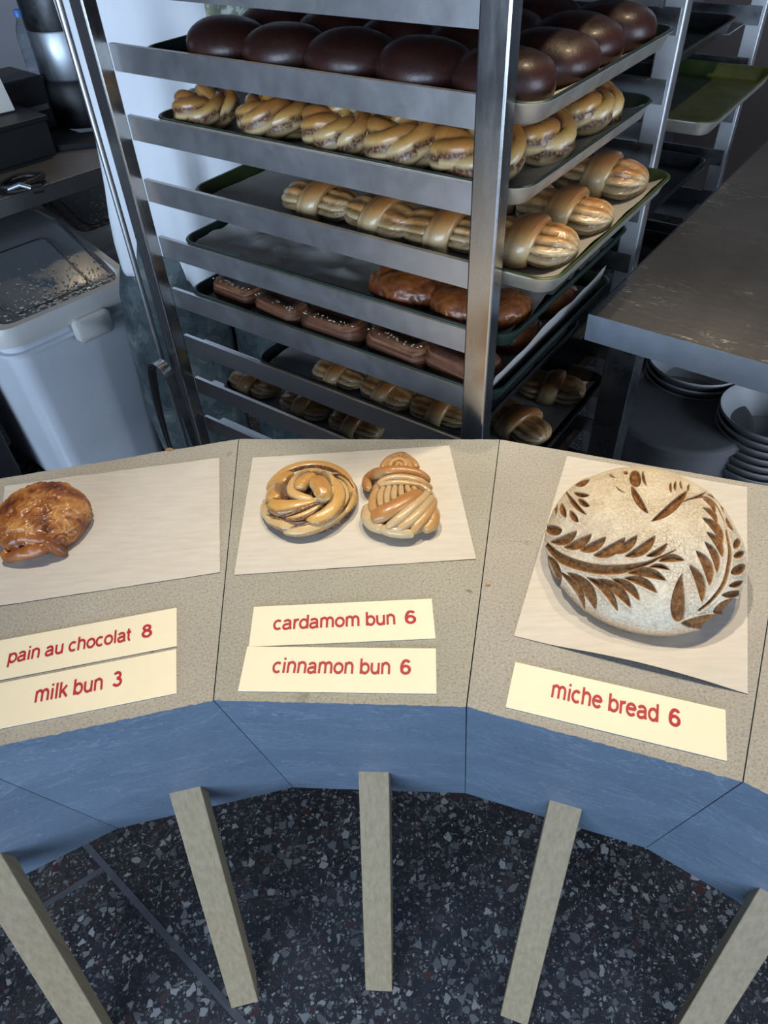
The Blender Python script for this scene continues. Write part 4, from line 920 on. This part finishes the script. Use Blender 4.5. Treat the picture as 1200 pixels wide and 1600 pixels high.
# ================================================================== the person behind the rack
pp = np.array([-.380, 1.79, 0.])
per = thing('person', 'person in a long white cotton shirt and patterned trousers standing behind the rack', 'person', pp, R_(188))
J = {'pel': (0, 0, .93), 'sp': (0, .01, 1.10), 'ch': (0, .01, 1.30), 'nk': (0, .0, 1.47), 'hd': (0, -.02, 1.58), 'hd2': (0, -.02, 1.68), 'sl': (-.155, .01, 1.40), 'el': (-.170, -.15, 1.20), 'wl': (-.11, -.37, 1.22), 'sr': (.155, .01, 1.40), 'er': (.170, -.15, 1.20), 'wr': (.11, -.37, 1.22),
     'hl': (-.09, 0, .88), 'kl': (-.10, -.02, .49), 'al': (-.10, .02, .09), 'fl': (-.11, -.12, .035), 'hr': (.09, 0, .88), 'kr': (.10, -.02, .49), 'ar': (.10, .02, .09), 'fr': (.11, -.12, .035)}
RAD = {'pel': .125, 'sp': .115, 'ch': .13, 'nk': .055, 'hd': .082, 'hd2': .085, 'sl': .06, 'el': .042, 'wl': .028, 'sr': .06, 'er': .042, 'wr': .028, 'hl': .085, 'kl': .056, 'al': .038, 'fl': .035, 'hr': .085, 'kr': .056, 'ar': .038, 'fr': .035}
ED = [('pel', 'sp'), ('sp', 'ch'), ('ch', 'nk'), ('nk', 'hd'), ('hd', 'hd2'), ('ch', 'sl'), ('sl', 'el'), ('el', 'wl'), ('ch', 'sr'), ('sr', 'er'), ('er', 'wr'), ('pel', 'hl'), ('hl', 'kl'), ('kl', 'al'), ('al', 'fl'), ('pel', 'hr'), ('hr', 'kr'), ('kr', 'ar'), ('ar', 'fr')]
for sx, w0 in ((-1, 'wl'), (1, 'wr')):      # hands: palm, four fingers, thumb
    wx, wy, wz = J[w0]; pm = w0+'p'; J[pm] = (wx-sx*.005, wy-.055, wz-.012); RAD[pm] = .026; ED.append((w0, pm))
    for q, (dx, ln) in enumerate(((-.026, .062), (-.009, .075), (.009, .070), (.025, .055))):
        a, b = f'{w0}f{q}a', f'{w0}f{q}b'; J[a] = (J[pm][0]+dx, J[pm][1]-.03-ln*.45, wz-.014); J[b] = (J[pm][0]+dx*1.1, J[pm][1]-.03-ln*.9, wz-.034); RAD[a] = .0095; RAD[b] = .008; ED += [(pm, a), (a, b)]
    a, b = w0+'ta', w0+'tb'; J[a] = (J[pm][0]-sx*.038, J[pm][1]-.01, wz-.02); J[b] = (J[pm][0]-sx*.05, J[pm][1]-.045, wz-.03); RAD[a] = .011; RAD[b] = .009; ED += [(pm, a), (a, b)]
names = list(J); me = bpy.data.meshes.new('person_body'); me.from_pydata([J[n] for n in names], [(names.index(a), names.index(b)) for a, b in ED], []); 
body = bpy.data.objects.new('body', me); COL.objects.link(body); body.parent = per; me.materials.append(M['skin'])
sk = body.modifiers.new('skin', 'SKIN'); sk.use_smooth_shade = True
for i, n in enumerate(names): me.skin_vertices[0].data[i].radius = (RAD[n], RAD[n]*(.82 if n in ('pel', 'sp', 'ch') else 1))
me.skin_vertices[0].data[names.index('pel')].use_root = True
ss = body.modifiers.new('sub', 'SUBSURF'); ss.levels = 1; ss.render_levels = 2
m = MB(); m.lathe([(.02, .105), (.07, .09), (.098, .045), (.100, -.01), (.088, -.05)], 28, (0, .012, 1.655)); m.obj('hair', M['hair'], per, smooth=180)
m = MB()
for sx in (-1, 1): m.lathe([(.004, -.010), (.010, 0), (.004, .010)], 10, (sx*.032, -.098, 1.62))
m.obj('eyes', M['black'], per, smooth=180)
m = MB(); m.tube([(0, -.100, 1.625), (0, -.122, 1.595), (0, -.102, 1.585)], [.008, .014, .010], 10); m.tube([(-.022, -.094, 1.555), (0, -.104, 1.553), (.022, -.094, 1.555)], [.003, .006, .003], 8); m.obj('nose_and_mouth', M['skin'], per, smooth=180)
# shirt: loft with hanging folds
m = MB(); R = []; NS = 84
for i, (z, hx, hy) in enumerate(((.775, .222, .165), (.80, .223, .166), (.86, .222, .165), (.92, .218, .160), (1.0, .210, .152), (1.08, .205, .148), (1.16, .206, .148), (1.24, .212, .150), (1.32, .215, .148), (1.40, .205, .130), (1.45, .140, .100), (1.475, .075, .070), (1.47, .066, .062))):
    fa = .006+.016*max(0, (1.3-z)/.5)
    R.append([(hx*math.cos(a)+fa*math.sin(7*a+z*5)*math.cos(a)+fa*.6*math.sin(13*a+2)*math.cos(a), hy*math.sin(a)+fa*math.sin(7*a+z*5)*math.sin(a)+fa*.6*math.sin(13*a+2)*math.sin(a), z+.012*math.sin(2*a+1)*(z < .8)) for a in np.linspace(0, 2*math.pi, NS, endpoint=False)])
m.rings(R, cap0=False, cap1=False); sh = m.obj('shirt', M['shirt'], per, smooth=180)
so = sh.modifiers.new('thickness', 'SOLIDIFY'); so.thickness = .002
for sx in (-1, 1):
    m = MB(); m.tube([(sx*.145, .0, 1.395), (sx*.160, -.05, 1.32), (sx*.168, -.13, 1.23), (sx*.160, -.18, 1.215)], [.062, .060, .056, .054], 24); m.obj('sleeve', M['shirt'], per, smooth=60)
for sx in (-1, 1):
    m = MB(); R = []
    for z, cx, r in ((.90, .095, .118), (.80, .115, .130), (.70, .128, .136), (.58, .138, .138), (.46, .146, .138), (.34, .148, .135), (.22, .146, .130), (.12, .142, .125), (.07, .140, .120)):
        R.append([(sx*cx+(r+.006*math.sin(5*a+z*21))*math.cos(a), .0+(r*1.02+.006*math.sin(4*a+z*33))*math.sin(a), z) for a in np.linspace(0, 2*math.pi, 36, endpoint=False)])
    m.rings(R, cap0=False, cap1=False); m.obj('trouser_leg', M['trouser'], per, smooth=180)
    m = MB(); m.rings([rrect(.045, .13, .04, 0, cx=sx*.105, cy=-.05), rrect(.048, .134, .044, .02, cx=sx*.105, cy=-.05), rrect(.044, .125, .040, .05, cx=sx*.105, cy=-.045), rrect(.036, .06, .03, .085, cx=sx*.105, cy=.015)]); m.obj('shoe', M['shoe'], per, smooth=60)
m = MB(); V = []
n1, n2 = 16, 16
for j in range(n2+1):
    for i in range(n1+1):
        x = -.075-.13*i/n1; z = 1.33-.23*j/n2; V.append((x, .158+.004*math.sin(i*.9+j*.3), z))
m.add(V, [(j*(n1+1)+i, j*(n1+1)+i+1, (j+1)*(n1+1)+i+1, (j+1)*(n1+1)+i) for j in range(n2) for i in range(n1)]); o = m.obj('cloth_patch', M['towel'], per, smooth=180); o['label'] = 'leaf-printed cloth patch'
so = o.modifiers.new('thickness', 'SOLIDIFY'); so.thickness = .003

# ================================================================== left: flour bin, till table and what stands on it
E2 = np.array([.700, .714]); N2 = np.array([-.714, .700]); EY = math.atan2(E2[1], E2[0])
b0 = np.array([-.905, 1.588]); BW, BD = .385, .56
bc = b0+E2*BW/2
fb = thing('ingredient_bin', 'white wheeled ingredient bin with clear sloping lid under the till table', 'bin', (bc[0], bc[1], 0), EY)
def prof(z, ins, r=.05): return rrect(BW/2-ins, BD/2-ins, r, z, 8, 0, BD/2)
m = MB(); m.rings([prof(.09, .045), prof(.10, .035), prof(.60, .012), prof(.610, .012), prof(.612, -.004), prof(.622, -.004), prof(.624, .004), prof(.665, .004), prof(.665, .012), prof(.60, .020), prof(.30, .032)], cap1=True)
m.obj('body', M['binw'], fb, smooth=50)
HB = BD/2+.01
def slope(y): return .690+min(1, max(0, (y-.03)/.26))*.095
m = MB(); out = []
ys = [-.004, .0, .05, .16, .29, .30, .45, BD+.004]
rim_w = .035
def lidrect(ins, r, dz): return [(x, y, slope(y)+dz) for x, y, _ in rrect(BW/2-ins, BD/2-ins, r, 0, 10, 0, BD/2)]
m.rings([[(x, y, .645) for x, y, _ in rrect(BW/2+.008, BD/2+.008, .055, 0, 10, 0, BD/2)], [(x, y, slope(y)-.012) for x, y, _ in rrect(BW/2+.010, BD/2+.010, .055, 0, 10, 0, BD/2)], lidrect(-.004, .05, .004), lidrect(.018, .045, .004), lidrect(.024, .04, -.006)], cap0=False, cap1=False)
m.obj('lid_rim', M['binr'], fb, smooth=50)
m = MB(); nI = 24; V = []
for j in range(nI+1):
    for i in range(nI+1):
        x = (i/nI-.5)*(BW-.05); y = .022+j/nI*(BD-.046); V.append((x, y, slope(y)-.003))
m.add(V, [(j*(nI+1)+i, j*(nI+1)+i+1, (j+1)*(nI+1)+i+1, (j+1)*(nI+1)+i) for j in range(nI) for i in range(nI)])
o = m.obj('lid_window', M['lid'], fb, smooth=180); so = o.modifiers.new('thickness', 'SOLIDIFY'); so.thickness = .003; o['label'] = 'clear lid window dusted with flour'
m = MB(); P = [(x, y, slope(y)+.0015) for x, y, _ in rrect(.115, .10, .03, 0, 8, -.02, .145)]; m.tube(P, .0016, 6, closed=True); m.obj('scoop_door_seam', M['black'], fb)
rng = random.Random(4); m = MB()
for _ in range(420):
    x = rng.gauss(.02, .085); y = abs(rng.gauss(0, .055))+.028
    if abs(x) > BW/2-.035 or y > .30: continue
    r = rng.uniform(.0010, .0040)*(1.6 if y < .06 else 1); z = slope(y)+.0004
    m.add([(x+math.cos(q*math.pi/3)*r*rng.uniform(.6, 1.2), y+math.sin(q*math.pi/3)*r*rng.uniform(.6, 1.2), z+.0004) for q in range(6)], [(0, 1, 2, 3, 4, 5)])
o = m.obj('flour_dust', M['dust'], fb, smooth=0); o['kind'] = 'stuff'; o['label'] = 'white flour dust on the lid'
m = MB(); m.rings([rrect(BW/2-.05, BD/2-.05, .04, .31, 8, 0, BD/2), rrect(BW/2-.05, BD/2-.05, .04, .50, 8, 0, BD/2)]); m.obj('flour', M['dust'], fb, smooth=0)
m = MB(); Lr = lambda hx, hz, y: [(x+.005, y, z) for x, z, _ in rrect(hx, hz, .016, 0, 6, .03, .622)]
m.rings([Lr(.052, .032, -.006), Lr(.052, .032, -.024), Lr(.045, .025, -.031)]); m.obj('latch', M['binr'], fb, smooth=50)
for x in (-BW/2+.06, BW/2-.06):
    for y in (.07, BD-.07):
        m = MB(); m.tube([(x, y-.015, .045), (x, y+.015, .045)], .045, 20); m.span((x-.02, y-.02, .06), (x+.02, y+.02, .095)); m.obj('caster', M['black'], fb)

q = bc+E2*.425+N2*.345; dup(fb, 'second white ingredient bin with clear lid, farther back under the till table', (q[0], q[1], 0))
p0 = np.array([-.917, 1.885])
def tb(e, n, z=0.): q = p0+E2*e+N2*n; return np.array([q[0], q[1], z])
tt = thing('till_table', 'steel till table against the left wall with black boxes on it', 'table', tb(-.2, .35), EY)
m = MB(); m.span((-.7, -.35, .897), (.62, .35, .90)); m.span((-.7, -.35, .858), (.62, -.347, .897)); m.span((.617, -.347, .858), (.62, .35, .897)); m.span((-.7, .347, .858), (.62, .35, .897)); m.obj('tabletop', M['till'], tt, smooth=0, bevel=.001)
for x in (-.66, .585):
    for y in (-.30, .30): MB().span((x-.018, y-.018, 0), (x+.018, y+.018, .897)).obj('leg', M['steel'], tt, smooth=0, bevel=.002)
cab = tb(-.50, .18); m = MB(); m.span((-.26, -.16, 0), (.26, .30, .80)); o = m.obj('cabinet_body', M['black'], None, smooth=0, bevel=.004)
ct = thing('under_table_cabinet', 'black cabinet under the till table left of the bin', 'cabinet', cab, EY); o.parent = ct
MB().span((-.255, -.172, .03), (.255, -.161, .79)).obj('door', M['black'], ct, smooth=0, bevel=.003)
bx = at(90, 240, .9); cdw = thing('cash_box', 'black cash box on the till table carrying a paper pad', 'cash box', (bx[0]-E2[0]*.2+N2[0]*.10, bx[1]-E2[1]*.2+N2[1]*.10, .9), EY)
MB().span((-.2, -.10, .001), (.2, .10, .086)).obj('drawer_body', M['matte'], cdw, smooth=0, bevel=.003)
MB().span((-.205, -.105, .0865), (.205, .105, .100)).obj('lid', M['black'], cdw, smooth=0, bevel=.003)
q = at(5, 182, 1.0)+np.array([*(N2*.012), 0]); pad = thing('order_pad', 'stack of cream order slips leaning on the black cash box', 'paper pad', (q[0], q[1], 1.0005), EY+R_(-6)); tl = Matrix.Rotation(R_(-24), 3, 'X')
MB().box((0, .034, .060), (.085, .010, .125), tilt=tl).obj('slips', M['slip'], pad, smooth=0)
m = MB()
for i in range(9): m.box(tl @ Vector((-.012, -.0055, (.045-.011*i)))+Vector((0, .034, .060)), (.045 if i % 3 else .055, .0004, .0022), tilt=tl)
m.obj('print', M['matte'], pad, smooth=0)['label'] = 'faint dark printed lines'
q = at(118, 222, .905); m = MB(); m.rings([rrect(.085, .055, .012, 0), rrect(.088, .058, .014, .006), rrect(.085, .055, .012, .014)]); tag(m.obj('pouch', M['cloth'], loc=(q[0], q[1], .9005), rz=EY+R_(-35), smooth=60), 'flat black zip pouch lying on the till table', 'pouch')
q = at(34, 284, .91); cb = thing('cable_coil', 'black cable coil with silver plug near the till table edge', 'cable', (q[0], q[1], .9), EY)
m = MB(); P = [((.055+.006*math.sin(t*1.7))*math.cos(t), (.040+.005*math.cos(t*2.3))*math.sin(t), .007+.0045*(i/70)*2) for i, t in enumerate(np.linspace(0, 6.28*3, 70))]; m.tube(P, .005, 8); m.obj('cable', M['black'], cb)
m = MB(); m.tube([(-.05, -.03, .012), (-.028, -.055, .022), (-.012, -.078, .014)], .006, 12); m.obj('plug', M['brushed'], cb); m = MB(); m.tube([(-.012, -.078, .010), (.012, -.088, .010)], .011, 12); m.obj('plug_shell', M['black'], cb)
# appliances behind
q = tb(.515, .44); ur = thing('hot_water_urn', 'tall steel urn with darker upper drum behind the cash box', 'urn', (q[0], q[1], .9))
m = MB(); m.lathe([(.11, .001), (.115, .02), (.110, .11), (.10, .125)], 40); m.obj('base', M['black'], ur)
m = MB(); m.lathe([(.097, .125), (.100, .13), (.100, .245), (.097, .25)], 48); m.obj('drum', M['brushed'], ur)
m = MB(); m.lathe([(.099, .25), (.100, .252), (.100, .62), (.095, .63)], 48); m.obj('upper_drum', M['darksteel'], ur)
q = tb(.34, .52); sp = thing('printer', 'black printer block behind the cash box', 'printer', (q[0], q[1], .9), EY)
MB().span((-.26, -.10, .001), (.065, .10, .146)).obj('housing', M['black'], sp, smooth=0, bevel=.008); MB().span((-.25, -.104, .06), (.05, -.1, .075)).obj('paper_slot', M['darksteel'], sp, smooth=0)
q = tb(.428, .505); bt = thing('water_bottle', 'small clear water bottle with a blue cap beside the urn', 'bottle', (q[0], q[1], 1.047))
m = MB(); m.lathe([(.026, 0), (.031, .006), (.031, .03), (.029, .035), (.031, .04), (.031, .06), (.029, .065), (.031, .07), (.031, .10), (.027, .125), (.016, .150), (.0125, .158), (.0125, .172)], 28); m.obj('body', M['bottle'], bt, smooth=60)
m = MB(); m.lathe([(.0155, .165), (.0155, .182), (.013, .186)], 20); m.obj('cap', M['cap'], bt); bt.scale = (.80, .80, .80)
q = tb(.20, .685); mo = thing('monitor', 'black screen housing at the far left behind the bottle', 'monitor', (q[0], q[1], .9), EY)
MB().span((-.24, -.015, .09), (.16, .02, .26)).obj('screen_housing', M['black'], mo, smooth=0, bevel=.006); MB().span((-.08, -.04, .001), (.02, .04, .09)).obj('stand', M['black'], mo, smooth=0, bevel=.004)
# behind the rack, low
m = MB(); m.rings([rrect(.15, .15, .03, .02), rrect(.17, .17, .04, .70), rrect(.18, .18, .045, .71), rrect(.18, .18, .045, .74)]); q = at(368, 530, .55)+np.array([0, .12, 0]); tag(m.obj('white_bin', M['white'], loc=(-.36, 2.48, 0), rz=EY, smooth=50), 'plain white bin on the floor behind the person', 'bin')
g = thing('carton', 'white carton with green print on the floor behind the rack', 'carton', (-.092, 2.020, 0), YAW+R_(4))
MB().span((-.36, -.08, .001), (-.14, .08, .42)).obj('box_body', M['carton'], g, smooth=0, bevel=.002)
m = MB()
for i in range(4): m.span((-.34, -.0806, .36-.02*i), (-.20-.02*(i % 2), -.0801, .366-.02*i))
m.obj('print_lines', M['matte'], g, smooth=0)['label'] = 'dark printed lines'
m = MB(); m.rings([[(-.25+.09*math.cos(a)*(1+.25*math.sin(3*a)), -.0804, .20+.07*math.sin(a)*(1+.2*math.cos(4*a))) for a in np.linspace(0, 2*math.pi, 24, endpoint=False)], [(-.25+.09*math.cos(a)*(1+.25*math.sin(3*a)), -.0812, .20+.07*math.sin(a)*(1+.2*math.cos(4*a))) for a in np.linspace(0, 2*math.pi, 24, endpoint=False)]]); m.obj('green_print', M['leaf'], g, smooth=0)['label'] = 'green leaf shape'
g = thing('cardboard_box', 'reddish brown box on the floor beside the green-printed carton', 'box', (-.092, 2.020, 0), YAW+R_(4)); MB().span((-.13, -.10, .001), (.16, .08, .38)).obj('box_body', M['box'], g, smooth=0, bevel=.003)
MB().span((-.132, -.012, .381), (.162, .012, .3825)).obj('tape', M['crumb'], g, smooth=0)

# ================================================================== right: worktop table, tubs and bowls below
ZW = .962; cw = at(920, 490, ZW); uw, vw = uv(cw)
wt = thing('worktop_table', 'long steel worktop dusted with flour at the right of the rack', 'table', (cw[0], cw[1], 0), YAW-R_(1.2))
m = MB(); m.span((0, 0, ZW-.003), (.78, 1.35, ZW)); m.obj('tabletop', M['table'], wt, smooth=0)
m = MB(); m.span((0, -.0015, ZW-.046), (.78, .0005, ZW)); m.span((-.0005, 0, ZW-.046), (.0015, 1.35, ZW)); m.span((.7785, 0, ZW-.046), (.7805, 1.35, ZW)); m.span((0, 1.3485, ZW-.046), (.78, 1.3505, ZW)); m.obj('apron', M['edge'], wt, smooth=0)
for x in (.055, .725):
    for y in (.06, 1.29): MB().span((x-.026, y-.026, 0), (x+.026, y+.026, ZW-.003)).obj('leg', M['darksteel'], wt, smooth=0, bevel=.003)
MB().span((.07, .05, .30), (.72, 1.30, .315)).obj('lower_shelf', M['darksteel'], wt, smooth=0)
ZS = .3155
q = at(1068, 640, ZS+.16); tb_ = thing('dough_tub', 'round grey lidded tub on the shelf under the worktop', 'tub', (q[0], q[1], ZS))
m = MB(); m.lathe([(.135, 0), (.140, .004), (.152, .10), (.154, .135)], 56); m.obj('tub_body', M['tub'], tb_, smooth=40)
m = MB(); m.lathe([(.155, .128), (.163, .130), (.164, .148), (.158, .154), (.150, .1555), (.0, .157)], 56, close=False); m.obj('lid', M['tub'], tb_, smooth=40)
def bowl_stack(c, n, r, place):
    b = MB(); b.lathe([(r*.55, 0), (r*.6, .001), (r*.93, .060), (r*.985, .066), (r, .070), (r*.985, .074), (r*.95, .071), (r*.90, .062), (r*.57, .006), (0, .005)], 48, close=False); me = b.mesh('bowl', M['bowl'], 50)
    for i in range(n):
        o = bpy.data.objects.new('stacked_bowl', me); COL.objects.link(o); o.location = (c[0], c[1], ZS+.0005+i*.021)
        tag(o, f'white plastic bowl in the {place} stack under the worktop, ' + ('topmost' if i == n-1 else 'bottom one' if i == 0 else f'{ORD[i]} from the bottom'), 'bowl', f'bowls in the {place} stack')
q = at(1210, 640, ZS+.2); bowl_stack(q, 7, .12, 'right-hand')
q = at(1105, 580, ZS+.2); bowl_stack(q+np.array([0, .06, 0]), 7, .125, 'far')
